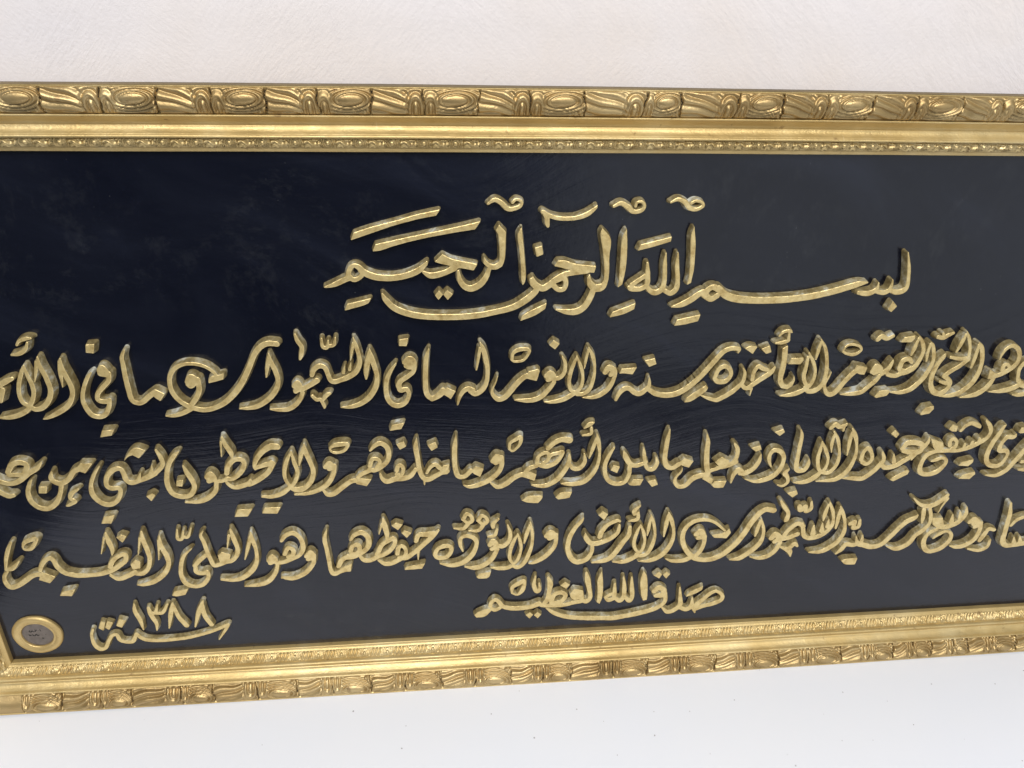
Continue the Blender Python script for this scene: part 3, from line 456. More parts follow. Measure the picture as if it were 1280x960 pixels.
('word',1.6,'S 589.21,185.74,1.2 590.84,180.95,2.82 590.9,173.51,3.45 591.18,164.89,3.49 591.46,156.16,3.94 593.28,150.9,3.96 598.19,150.69,3.97 600.57,155.78,3.53 600.54,160.17,1.03|S 572.2,154.75,1.03 569.75,160.31,2.87 569.44,165.74,3.46 572.44,169.18,4.06 577.55,167.37,3.87 580.66,162.05,3.49 579.98,154.43,3.93 576.38,147.73,4.59 569.37,143.58,4.6 561.84,142.23,2.93 553.66,144.82,0.83|S 562.33,165.48,1.42 561.74,159.55,3.89 558.04,153.14,4.33 552.83,149.84,4.34 548.96,150,3.51|S 550.71,151.03,3.92 547.46,153.37,3.91 544.31,149.1,3.92 543.34,141.82,1.25',[('dot', 'P 589.22,130.49 596.4,132.67 598.03,128.94 594.22,126.13'), ('dot', 'P 569.4,184.65 575.98,186.72 577.43,184.05 574.02,181.13'), ('dot', 'P 554.17,171.48 560.91,173.57 562.43,169.77 558.35,168.11'), ('hamza', 'S 586.26,151.97,1.87 583.97,148.74,4.17 586.62,145.06,3.15 587.44,140.77,2.95 584.18,137.31,2.33 580.28,138.27,1.27')]),
('word',1.6,'S 541.01,175.9,1.8 543.86,171.02,3.42 543.93,163.51,3.65 540.04,158.04,4.08 534.6,156.3,4.29|P 528.27,160.69 533.1,165.02 539.02,161.55 538.75,155.91 533.49,156.13|S 544.29,160.04,4.08 539.94,157.5,3.88 535.24,157.15,4.28 529.91,154.65,3.47 525.85,153.18,3.48|S 519.04,184.55,1.18 520.58,178.23,3.37 521,168.7,4.21 522.52,157.89,4.27 524.57,150.16,3.9|S 522.97,150.01,4.1 518.34,149.11,4.72 512.98,146.59,4.72 508.03,140.72,3.92 503.31,140.37,3.51 500.14,144.61,2.87 500.55,149,2.25 503.61,153.24,1.83 504.4,155.93,0.81|P 522.79,151.34 529.56,145.32 528,141.5 520.64,146.26',[('vowel_mark', 'P 528.37,140.92 530.59,143.5 539.88,143.64 538.19,137.69 531.39,137.99')]),
('word',1.6,'S 491.07,189.15,1.16 490.49,182.46,3.32 490.08,174.12,3.75 490.14,165.65,3.79 492.1,159.14,4.23 496.62,156.57,3.84 500.93,159.64,4.23|P 501.79,161.76 504.97,164.74 512.06,162.09 509.3,156.59 502.88,159.02',[]),
('word',1.6,'S 483.56,166.44,1.19 484.83,161.58,3.4 482.58,156.62,3.83 478.84,156.77,3.42 476.27,160.86,2.8 474.46,169.45,2.77 473.44,174.96,0.98|S 476.35,162.79,3.39 472.85,160.79,3.4 468.31,159.9,3.8 464.39,162.2,4.18 461.1,167.86,4.15 459.34,172.15,1.57|S 464.67,159.19,3.4 464.81,152.71,3.42 462.16,146.07,3.85 456.69,144.67,3.85 450.89,147.11,3.84 447.14,153.47,3.4 446.46,162.08,3.37 448.62,169.41,3.34 451.57,175.58,1.95',[('dot', 'P 450.86,156.54 452.52,160.98 457.44,159.49 455.88,153.96'), ('dot', 'P 479.23,145.86 485.52,146.91 487.62,142.41 483.38,140.49'), ('vowel_mark', 'P 465.37,143.73 468.56,147.65 476.25,147.53 474.25,142.23 467.17,142.55')]),
('word',1.6,'S 438.63,187.41,1.15 440.25,180.16,3.29 441.6,171.78,2.15 440.94,162.3,2.97 437.44,153.66,3.79 431.42,147.42,4.22 424.14,145.78,3.82 418.59,146.25,2.81 414.89,146.74,0.8|S 438.44,183.83,2.12 436.48,176.16,3.11 434.45,167.65,1.18|S 430.56,171.48,1.17 431.2,164.61,3.34 427.72,159.23,3.76 423.15,159.42,3.36 420.85,162.91,2.16|S 419.76,170.86,1.75 419.63,165.08,3.72 416.86,157.76,4.15 411.78,150.24,4.38 404.67,145.67,4.2 398.28,145.42,2.79 393.69,146.38,1.19|S 419.05,183.1,5.37 413.66,183.81,4.4 408.44,181.44,4.21 404.19,176.97,3.85|S 404.56,168.63,2.72 407.12,171.66,3.1 411.55,172.74,3.1 414.83,173.66,2.71 413.52,169.53,3.31 409.27,164.23,4.11 403.97,161.81,3.72 399.4,163.05,3.71|S 396.64,164.75,3.31 397.33,169.96,3.1 400.79,172.95,3.09 404.38,172.81,2.71 404.78,167.78,2.72 401.14,164.56,3.12|S 396.27,162.65,3.52 391.38,160.74,3.71 388.77,157.87,3.53|P 389.65,158.69 396.72,155.4 395.38,149.88 388.01,153.42|S 392.54,153.23,3.95 386.13,155.64,4.13 379.9,152.7,4.33 374.58,148.1,4.35 369.2,145.64,3.76 365.55,147.96,2.37 363.46,149.88,0.98',[('vowel_mark', 'S 376.66,177.19,1.72 376.99,182.1,2.47 380.88,185.01,3.03 384.35,186.91,3.02 383.81,181.03,2.47 379.34,175.85,1.72 376.66,177.19,1.53'), ('vowel_mark', 'P 386.52,132.79 391.28,136.32 402.04,136.37 401.68,133.96 398.88,129.98 390.54,130.94'), ('vowel_mark', 'P 411.34,134.94 415.14,138.52 423.61,139.23 421.88,133.89 413.58,132.84'), ('hamza', 'S 429.32,192.82,1.71 432.69,195.52,3.41 435.53,196.84,1.51|S 434.23,192.65,2.09 434.12,187.88,2.68 428.4,186.55,1.53')]),
('word',1.6,'S 365.31,168.32,4.42 367.92,171.85,4.41 370.18,168.96,3.85 367.11,166.47,3.66|S 371.2,171.2,3.45 371.15,163.9,3.68 368.12,157.47,4.1 361.92,151.88,4.31 354.76,148.44,4.13 348.48,147.11,2.75 344.46,148.58,1.18',[]),
('word',1.6,'S 339.24,189.94,0.74 338.29,181.71,3.57 338.02,172.52,3.61 338.54,163.15,3.65 340.51,156.54,4.07 344.94,155.81,3.69 349.39,160.38,4.06|P 350.1,161.4 352.94,164.33 358.54,161.79 356.08,155.02 351.17,158.2',[]),
('word',1.6,'S 332.43,160.78,4.23 329.77,160.16,3.66 324.43,157.23,4.05 319.07,154.29,4.06 315.36,156.77,3.66 313.36,163.15,3.63 312.35,172.51,3.58 311.35,181.71,3.54 311.99,188.22,0.92|S 318.34,159.8,2.11 321.09,164.71,3.05 324.63,166.64,3.43 328.07,163.37,3.45 331.99,161.32,3.46|S 316.48,149.83,0.58 316.58,153.55,1.74|P 329.6,165.4 334.36,166.66 333.1,158.44 328.59,158.1|S 297.49,162.77,3.23 298.53,166.67,3.22 301.13,166.57,3.22 302.01,162.58,2.67 299.91,158.28,3.25 297.36,159.65,3.24|S 310.57,163.27,3.05 306.89,157.98,4.03 302.44,156.07,4.03 296.32,155.81,4.22 290.12,153.97,4.22 286.96,156.95,2.67 285.94,160.66,1.52|S 280.07,179.88,1.67 283.09,183.58,3.32 287.43,185.43,3.87 291.52,182.26,3.89 292.69,176.35,3.55 290.93,170.28,3.57 286.41,166.14,3.96 281.96,163.74,3.97 278.55,164.4,3.59|S 279.16,167.47,3.38 280.75,172.54,3.18 284.2,172.91,3.18 286.21,170.47,2.63 283.83,166.25,3.21|S 278.49,163.36,3.4 273.17,160.99,3.6 270.42,158.5,3.22|P 270.37,157.67 279.54,156.22 275.99,150.69 268.75,152.81|S 275.35,154.3,4.2 270.22,155.37,4 265.01,155.08,3.99 258.59,150.09,4.2 253.05,145.57,4.22 248.64,144.71,3.64 246.07,148.02,2.1 244.55,149.36,0.76',[('dot', 'P 298.1,184.23 303.23,186.54 304.86,182.46 300.39,179.9'), ('dot', 'P 319.55,182.72 325.04,185.24 326.41,180.64 322.11,178.06'), ('vowel_mark', 'P 294.11,195.31 295.75,199.67 304.41,201.33 301.93,196.32'), ('vowel_mark', 'S 253.08,182.92,1.65 256.19,185.09,3.29 261.29,185.9,3.65 265.21,185.45,2.75 262.6,180.85,2.58 257.39,179.04,2.21 253.71,180.39,1.65 252.92,183.12,1.46')]),
('word',1.6,'S 248.85,167.69,3.73 251.18,170.16,4.28 253.6,168.52,3.54 251.27,166.05,3.55|S 255.05,168.67,2.98 253.46,161.52,3.57 249.43,154.19,3.98 242.98,149.22,4 234.98,146.41,3.05 225.9,145.77,1.52|S 235.87,186.75,1.09 236.53,180.55,3.47 239.02,171.37,3.51 240.22,164.15,3.55 237.59,155.97,3.96 231.91,150.25,3.98 226.7,149.43,3.41 223.51,151.68,2.83|S 235.15,183.6,2.55 232.8,176.68,2.93 231.1,169.65,0.92|S 226.83,181.22,1.27 228.04,172.62,2.95 229.48,164.4,2.98 226.79,156.24,3.01 223.53,153.56,2.64 220.83,158.58,2.62 220.76,165.79,2.97 223.13,173.83,2.94 226.61,180.73,1.28|S 223,152.54,3.21 227.46,150.24,3.6 232.68,151.05,3.98|S 203.41,145.02,1.7 209.77,144.72,3.23 216.87,147.03,3.98 221.51,150.51,3.59',[('vowel_mark', 'P 201.49,130.44 203.54,135.31 214.89,135.29 211.97,129.92')]),
('word',1.6,'S 217.9,185.34,5.06 213.62,185.5,4.87 208.29,182.24,4.16 203.45,176.44,3.64 201.24,170.68,2.56 201.56,167.92,1.84|S 201.69,168.94,3.12 206.91,170.75,3.67 212.96,172.53,4.22|S 213.76,172.19,3.67 209.58,165.04,3.88 203.06,159.66,4.09 196.7,155.8,3.54 195.02,154.53,1.12|S 197.15,159.4,1.86 195.09,156.39,3.54 190.64,154.52,3.92 185.49,153.71,3.54 181.75,156.99,2.6 180.7,159.61,1.48|S 182.96,193.69,1.95 184.47,188.27,3.39 186.9,182.27,3.77 187.48,177.47,1.45|S 181.67,190.33,1.6 180.52,178.84,0.72|S 182.06,165.18,3.49 183.73,171.2,3.83 188.52,176.03,3.81 193.44,175.83,3.81 194.59,171.96,3.47 191.29,165.81,3.86 185.64,160.94,3.51 181.49,161.12,3.32|S 181.49,161.12,2.95 177.89,159.22,2.95 173.76,159.4,3.14|S 168.85,162.69,4.22 171.28,165.13,4.76 173.26,161.68,4.05 169.63,159.58,3.87|S 174.07,157.53,3.14 172.59,151.38,3.54 166.72,145.69,4.12 159.57,142.87,3.56 151.33,142.74,1.31|S 154.37,172.61,1.26 156,167.51,3.45 158.3,161.31,4.03 159.14,155.1,3.51 155.49,148.83,3.91 149.44,147.55,3.91 144.1,150.4,4.07 141.83,157.94,3.85 142.99,167.05,3.44 145.81,174.96,3.41 150.08,181.03,3.21 153.14,183.87,1.07',[('dot', 'P 148.15,160.73 152.78,161.34 151.34,156.07 147.47,156.66'), ('vowel_mark', 'P 182.35,128.59 185.04,134.61 195.54,135.16 191.56,128.78')]),
('word',1.6,'S 139.19,185.58,1.94 141.04,180.11,3.38 141.37,174.14,3.05 136.58,168.63,3.43 132.09,166.3,3.43 127.54,163.67,3.62|S 134.28,173.93,0.72 133.3,168.47,2.52|S 135.31,166.97,3.25 129.91,164.17,3.44 123.79,161.9,3.44 118.66,160.6,3.81 115.83,162.76,3.79 115.19,167.83,3.77 113.57,171.9,3.39 108.59,171.11,3.92 103.6,165.51,3.41 102.37,159.5,3.43 104.87,156.63,3.81 109.7,156.41,3.45 109.81,151.99,3.11 105.95,145.74,3.5 100.55,143.4,4.06 95.3,145.73,4.04 91.86,152.61,4 92.36,159.94,2.88 95.89,167.85,2.5 100.67,174.62,0.89|S 125.76,168.08,0.72 124.11,163.61,3.07|S 132.57,169.8,0.72 130.94,165.34,2.53',[('dot', 'P 126.19,149.16 130.44,151.24 132.34,149.39 128.88,144.86'), ('vowel_mark', 'P 116.45,177.14 120.68,183.66 124.58,187.41 127.84,187.77 132.39,185.65 127.14,179.77 123.62,182.37 120.17,181.03'), ('vowel_mark', 'P 92.36,127.61 95.24,133.55 102.58,134.24 99,127.59')]),
('word',1.6,'P 86.21,174.03 89.14,177.26 96.78,176.95 90.61,169.38 86.69,171.53|S 90.03,174.07,4.42 83.82,171.16,3.72 79.39,165.56,3.74 73.81,162.08,4.11 69.41,163.79,3.92 68.34,167.04,3.37 69.77,171.45,1.23|S 73.28,159.78,3.22 71.06,153.58,3.07 67.03,146.57,3.82 61.15,142.19,4.02 55.68,142.97,4.01 51.35,148.35,3.98 51.07,155.72,3.4 53.66,162.67,2.48 55.71,165.59,0.88',[('dot', 'P 58.79,159.93 64.2,159.89 62.52,154.48 57.53,154.71'), ('hamza', 'S 83.22,156.8,1.62 78.28,153.45,3.26 76.73,149.41,2.73 79.28,147.02,2.92 74.58,144.13,2.38 72.83,143.59,1.1')]),
('word',1.6,'S 65.1,179.03,1.05 60.83,174.3,3.33 54.37,170.42,3.87 47.5,164.95,3.89 41.49,163.02,3.71 35.64,164.77,3.7 32.98,166.58,3.69|S 42.2,171.93,3.49 46,177.65,3.99 51.12,179.4,3.99 55.28,177.27,3.66 53.26,171.66,4.03|S 42.47,169.94,3.33 47.18,169.94,3.16 51.84,169.74,3.87|S 32.07,157.1,4.44 33.5,156.53,4.45 37.42,153.31,4.11 41.08,153.65,3.04',[]),
('word',1.0,'S 778.46,111.4,2.29 780.83,102.18,3.93 782.02,92.26,4.44 782.89,82.21,4.49 784.23,73.27,5.02 788.76,68.92,4.56 795.28,69.19,4.57 803.62,70.65,5.05 808.7,71.91,4.81|S 792.54,77.26,1.43 794.53,71.42,4.32|S 797.91,77.61,1.43 799.7,72.41,4.32',[('vowel_mark', 'S 786.27,89.3,3.05 788.96,94.13,3.74 794.49,96.94,3.73 798.59,97.6,3.5'), ('hamza', 'S 773.19,85.24,3.06 767.68,86.54,4.22 765.33,80.39,4.72 763.65,75.43,4.03|S 772.53,74.94,2.62 772.4,68.56,3.35 765.84,65.08,3.84 755.89,67.19,1.91')]),
('word',1.0,'S 748.89,94.96,4.63 751.9,97.27,5.31 757.22,92.31,4.88 754.81,89.71,4.19|S 753.2,93.14,5.34 755.98,91.14,4.65|S 758.67,93.47,3.72 759.77,85.96,3.98 757.72,77.02,4.96 751.79,71.64,4.99 744.65,70.13,4.04 738.64,71.36,1.18|S 741.57,108.97,2.05 742.71,102.86,3.66 739.76,96.91,4.84 734.66,92.62,4.85 728.73,91.08,4.86 723.33,91.37,4.39|S 737.12,105.57,1.37 739.38,98.15,4.37|S 731.61,102.81,1.6 732.57,96.05,4.37|P 715.38,100.6 724.09,100.4 727.79,91.38 722.8,89.54 717.16,94.4|S 721.9,88.97,3.7 715.77,84.33,3.95 714.27,77.16,4.44 717.85,69.36,4.49 723.96,66.84,4.51 731.62,70.23,5.21 736.12,76.95,4.47 736,83.49,3.27 731.11,86.62,2.56 725.45,84.06,3.72 721.73,80.26,1.87',[]),
('word',1.0,'S 694.17,120.54,1.11 701.07,114.29,3.13 707.9,112.17,4.49 714.61,114.23,4.72 719.54,118.75,4.7 721.9,122.07,2.9|S 722.85,118.83,2.46 720.43,112.16,2.03 718.56,105.28,0.68|S 710.81,109.28,3.16 713.64,101.9,3.19 713.94,94.57,3.67 710.39,88.35,4.85 705.33,83.66,4.4 702.74,77.55,4.9 697.62,72.79,4.92 691.63,71.24,4.21 683.41,74.23,0.93|S 705.85,108.32,4.06 707.04,102.23,3.86 707.7,96.11,1.83|S 701.91,103.7,2.04 699.57,100.79,4.77 694.1,97.79,5.01 688.63,90.74,5.04 683.44,82.36,5.08 677.71,75.81,4.88 670.68,74.32,5.11 663.8,76.59,5.09 658.11,78.41,4.15 655.14,85.64,0.91|S 660.4,86.34,1.37 660.63,80.14,3.91 655.06,77.08,4.38 648.54,78.07,4.37 645.45,73.24,4.39 642.14,69.28,2.32',[('dot', 'P 648.06,61.7 651.94,63.26 661.68,63.32 660.81,57.09 652.18,57.61'), ('vowel_mark', 'S 647.57,98.02,3.82 650.71,100.03,3.82 651.1,93.95,3.84 655.01,94.96,3.84 654.81,101.03,2.69')]),
('word',1.0,'S 635.62,115.34,1.54 638.83,109.26,3.1 642.8,99.48,2.69 643.8,89.7,3.86 640.57,81,4.81 634.57,75.12,5.06 627.99,71.74,4.38 618.83,71.64,1.38|S 636.09,112.36,2.43 636.26,103.42,3.57 636.34,94.37,1.8|S 626.08,119.55,1.53 629.75,112.08,3.09 632.43,103.62,2.67 632.03,96.17,3.82 628.16,90.3,4.29 622.69,86.92,4.75 615.65,86.08,4.3 611.15,89.02,3.83 609.39,95.19,3.58 607.69,100.1,3.11|S 625.42,117.01,2.41 624.37,108.8,3.76 624.36,102.24,1.11|S 628.64,103.21,1.11 629.06,96.57,4.04|S 624.26,99.84,1.34 625.11,92.53,4.5|S 617.54,97.78,2.01 618.48,89.84,4.73|S 609.21,97.62,3.57 604.53,100.62,4.22 600,97.86,4.67 596.04,92.03,4.25 594.12,86.04,3.82|S 594.12,86.04,3.82 599.96,87.55,4.27 605.77,90.29,4.27|S 585.12,87.76,5.15 587.53,91.27,5.14 591.3,87.42,5.16 588.38,83.91,4.28|S 592.91,82.67,3.84 589.99,75.17,4.78 584.77,69.86,4.8 577.82,68.39,3.66 570.71,69.68,1.14|S 573.06,107.25,1.09 576.16,99.35,2.65 577.66,90.84,3.12 575.42,82.18,4.72 569.49,75.11,4.98 562.26,69.31,4.78 554.09,67.91,1.14|S 572.98,104.88,2.41 572.01,97.17,3.54 571.13,90.59,1.78|S 582,114.21,5 575.62,115.34,4.77 570.37,111.27,5.22 565.75,103.24,5.26 561.49,92.68,5.32 555.95,83.27,5.37 549.95,76.24,5.4 545.29,72.17,5.19 538.57,69.46,4.75 531.49,69.25,4.74 524.02,72.18,4.94 518.18,78.31,4.23 514.22,85.85,4.19 512.65,94.37,4.15 515.05,102.57,4.11 521.31,107.31,3.88 530.06,108.03,3.24 537.46,104.7,2.61 545.75,97.13,1.98|P 535.97,93.1 544.87,95.02 549.31,98.62 550.92,94.7 548.21,89.54 538.57,90.31|S 523.5,94.74,4.82 526.58,97.56,5.02 529.31,92.26,4.4 525.49,91.03,4.18|S 530.51,92.2,3.52 530.49,83.72,3.77 527.5,76.3,4.25 523.51,72.21,4.04|S 501.93,71.87,1.12 508.25,69.39,3.59 516.29,69.54,4.27 522.92,72.86,4.26',[('vowel_mark', 'S 602.28,116.96,3.92 604.06,113.12,4.38 607.4,116.48,3.49 608.37,111.73,3.29 612.11,114.13,3.28 611.27,120.61,1.74'), ('vowel_mark', 'S 586.15,122.97,1.94 589.66,117.57,3.47 594.02,111.5,3.28 593.95,105.59,4.4 593.09,103.25,1.54'), ('vowel_mark', 'S 594.31,77.9,1.82 599.12,75.89,4.1 602.74,73.19,4.57 604.53,67.7,0.92|S 602.01,76.97,4.1 605.45,80.49,4.09 608.19,78.11,2.05')]),
('word',1.0,'S 498.94,116.82,1.06 501.99,109.12,3.43 504.81,99.56,2.6 504.77,90,3.72 500.95,80.28,4.65 494.7,73.9,4.67 488,71.22,3.57 479.84,71.09,0.89|S 498.92,114.51,2.34 498.19,105.8,3.65 497.66,94.23,1.31|S 485.39,115.31,1.06 488.26,107.49,2.57 490.4,96.77,2.38 489.66,88.2,3.5 486.22,78.69,3.75 481.48,76.52,3.54 477.38,77.98,3.09|S 485.42,112.3,1.91 484.85,102.98,3.01 484.55,95.66,0.87|S 478.3,106.26,1.28 481.42,98.44,2.8 483.07,90.01,2.4 481.49,81.4,3.08 478.63,80.35,2.42 475.35,85.62,2.84 474.77,91.66,3.04 476.21,99.9,3.01 478.22,106.03,1.28|S 459.93,71.9,1.77 467.11,71.23,3.77 472.87,73.35,4.65 477.56,76.14,4.2|S 470.12,104.69,2.78 469.7,96.7,4.09 465.48,89.55,4.77 460.41,80.18,4.82 454.05,73.85,4.63 443.36,72.03,1.76|S 461.9,110.25,1.91 459.72,111.06,3.17 453.26,107.91,3.81 448.9,102.3,4.47 447.41,96.5,4.07|S 461.75,106.54,2.34 460.73,99.32,3.64 454.41,93.74,4.52 446.89,90.59,4.75 441.05,90.91,4.52 437.04,95.88,4.06 436.07,100.29,1.28|S 442.19,88.46,3.02 442.13,82.45,3.48 438.23,75.4,4.6 431.32,73.24,4.82 426.16,78.06,4.57 423.32,86.9,4.09 424.04,96.36,4.05 427.43,105.31,4.01 431.81,111.46,3.36 433.67,114.93,1.05',[('dot', 'P 444.72,117 447.95,120.73 452.21,117.43 449.57,112.16'), ('hamza', 'S 475.97,123.68,1.88 472.35,119.63,3.78 472.69,116.17,2.95|S 475.45,117.42,2.32 475.08,111.43,3.39 468.95,110,1.7')]),
('word',1.0,'S 406.79,99.42,4.86 409.51,102.43,5.27 412.52,99.11,4.45 408.81,96.96,4.03|S 414.07,100.43,2.96 413.39,91.03,3.63 409.4,83.86,4.52 403.86,78.16,4.55 398.19,74.86,3.47 393.98,73.89,1.09|S 393.72,112.74,1.45 395.44,103.77,2.52 395.77,94.39,2.54 394,84.75,3.43 390.46,75.32,3.68 385.77,70.74,3.48 381.4,72.22,3.03|S 393.17,109.67,2.29 391.26,101.66,3.36 389.72,93.54,1.27|S 384.54,102.73,1.26 386.74,94.89,2.75 387.41,87.75,2.35 385.1,78.06,3.02 381.82,74.63,2.38 379.02,79.87,2.79 379.34,87.03,2.98 381.34,94.95,3.38 384.45,102.5,1.26|S 364.99,71.64,1.51 371.34,70.4,3.68 377.1,70.65,4.12 380.92,72.25,3.03',[]),
('word',1.0,'S 376.84,111.21,1.45 378.97,103.49,3.13 378,96.31,3.58 373.84,91.84,4.44 370.05,92.06,3.59|S 363.91,93.58,4.21 366.23,96.38,5.25 368.64,92.14,4.22 365.37,89.37,3.81|S 369.35,88.79,3.39 365.47,80.43,4.49 358.85,74.19,4.73 352.19,72.17,4.09 344.96,73.46,1.07|S 343.43,88.5,1.26 341.6,95.07,2.93 342.11,100.86,3.32 346.58,102.7,3.73 352.16,100.08,3.96 353.76,94.38,3.36 350.29,84.9,4.45 343.66,78.12,4.69 335.12,75.63,4.05 326.48,77.83,1.27|S 322.66,87.69,3.57 325.08,92.26,3.55 330.69,94.28,4.17 334.4,92.9,3.55 334.34,88.43,3.57 330.53,83.68,4.01 324.9,83.41,4.01 322.62,85.92,3.36',[('vowel_mark', 'S 343.87,117.92,3.26 346.18,122.08,3.24 349.38,120.79,2.84 350.48,116.45,3.27 347.53,114.11,3.07 344.05,117.23,2.24|S 348.46,114.85,3.48 343.82,109.17,3.29 336.92,110,1.23'), ('vowel_mark', 'S 354.9,116.79,3.27 357.19,120.4,3.26 360.42,119.11,2.86 361.56,115.31,3.28 358.61,112.96,3.08 355.09,115.99,2.25|S 359.53,113.71,3.49 354.93,107.43,3.31 347.98,107.46,1.24'), ('vowel_mark', 'P 353.64,63.18 356.17,66.02 364.74,67.45 363.8,63.01 361.83,61.17 355.64,61.38'), ('hamza', 'S 369.86,117.15,1.85 366.02,113.15,3.7 366.06,109.71,2.89|S 368.89,107.5,2.28 367.09,102.16,3.13 362.42,101.26,1.67')]),
('word',1.0,'S 325.51,109.12,2.05 321.45,104.18,4.32 314.82,97.04,4.35 308.15,90.41,4.37 301.46,84.91,4.39 296.82,84.6,3.55|S 308.91,99.68,3.3 310.93,105.33,4.1 316.89,105.58,4.72 322.41,106.08,4.72|S 310.19,90.53,2.29 309.93,82.28,0.63|S 294.69,88.84,3.53 295.86,94.62,3.51 299.11,95.6,3.51 301.24,91.04,2.91 299.66,86.2,3.55 295.92,85.24,3.55|S 296.79,84.01,4.39 291.09,80.79,4.4 285.49,79.94,3.98 280.87,83.41,2.5|S 280.53,90.84,3.93 283.64,97.63,3.9 289.33,101.92,4.29 293.02,102.87,3.47 292.77,97.35,3.5 287.88,90.99,4.35 282.21,87.81,3.94 279.56,89.72,3.52|S 285.78,121.34,1.8 286.79,114.79,4.22 287.93,106.81,3.45 287.13,101.7,1.23|S 284.67,117.15,1.8 282.18,107.69,0.81|S 280.34,87.33,4.36 274.65,84.14,4.37 270.07,84.41,3.95 267.77,87.13,2.9|S 261.33,103.47,2.23 264.33,107.86,3.83 269.86,109.83,4.43 274.07,105.05,4.26 273.78,97.26,4.3 268.69,91.52,4.32 263,88.35,4.33 258.38,87.45,3.92|S 260.6,93.15,3.49 262.28,97.68,3.67 266.42,98.6,4.08 267.22,94.16,3.49 264.07,90.62,3.29 260.89,90.81,3.29|S 258.46,88.62,4.12 253.67,85.38,4.34 250.95,79.65,3.53|P 251.24,77.5 260.91,81.89 259.47,74.37 253.74,74.13|S 257.62,76.87,4.59 251.95,74.83,3.97 247.2,72.74,4.4 244.95,76.7,3.33 244.35,86.17,3.29 243.59,95.52,3.26 242.85,105.86,3.22 244.84,113.64,1',[('dot', 'P 291.48,114.91 294.62,117.37 299.7,115.28 296.08,110.46'), ('dot', 'P 298.37,108.18 300.7,110.57 305.81,107.84 302.17,103.51'), ('vowel_mark', 'P 299.33,73.11 300.54,75.89 314.97,78.68 312.53,73.47')]),
('word',1.0,'S 228.72,90.36,4.08 231.73,93.66,4.68 232.84,89.19,3.89 229.34,87.41,3.48|S 233.95,91.45,3.26 232.58,83.36,3.5 226.37,75.23,4.36 218.66,70.94,3.96 213.17,70.69,3.54 209.65,71.75,2.49 208.47,70.99,1.04|S 212.05,105.41,2.59 215.38,110.07,3.97 220.88,112.02,4.17 225.7,107.25,3.8 226.79,98.32,3.84 223.26,91.61,3.46 217.59,88.81,3.87 211.93,86.23,3.88 206.45,85.39,3.47|S 213.12,93.12,3.24 215.94,98.7,3.62 219.37,97.36,3.63 219.1,93.01,3.25 215.1,90.7,2.84|S 201.38,88.03,4.06 204,91.35,4.66 205.85,87.99,3.86 202,85.66,3.67|S 206.85,83.27,2.86 204.54,76.34,3.5 199.21,69.3,4.36 192.49,66.14,3.95 181.31,65.06,1.25',[]),
('word',1.0,'S 191.54,114.6,1.18 192.17,107.07,3.37 193.41,97.94,2.8 192.73,88.77,3.24 188.86,80.61,4.29 181.74,73.98,4.32 174.23,71.49,3.5 165.44,72.64,1.84|S 190.99,111.62,2.17 188.15,101.65,2.79 184.47,90.19,0.81|S 177.89,117.65,1.75 179.02,110.04,3.74 180.59,100.94,3.38 179.07,94.19,3.41 174.92,89.6,3.83 170.38,88.72,4.23 165.67,86.69,3.83 162.09,86.32,3.83 160.43,91.84,3.4 159.01,99.91,3.37 158.04,107.85,3.14 156.75,113.48,2.34 158.87,117.23,0.97|S 176.04,112.43,2.15 173.43,101.13,0.79|P 165.81,94.96 169.03,97.86 175.03,95.57 173.18,88.55 166.71,87.78|S 157.3,95.46,3.38 152.23,90.95,3.8 148.48,86.57,3.21|S 148.91,86.54,2.81 148.89,80.73,3.84 153.08,79.3,3.85 156.54,80.49,3.24 156.11,74.65,3.26 151.48,68.78,3.9 145.03,67.42,3.9 139.43,71.34,4.28 137.82,79.32,3.43 139.33,88.5,3.19 142.61,96.32,2.77 148.59,102.2,0.98',[('vowel_mark', 'S 141.4,119.27,1.35 140.55,111.6,2.52 143.27,110.89,2.53 145.45,117.95,1.35|S 144.56,112.49,2.52 147.84,112.64,2.53 151.14,120.39,1.16'), ('vowel_mark', 'P 127.84,59.32 130.15,63.49 140.4,65.21 137.52,59.52 131.07,58.38')]),
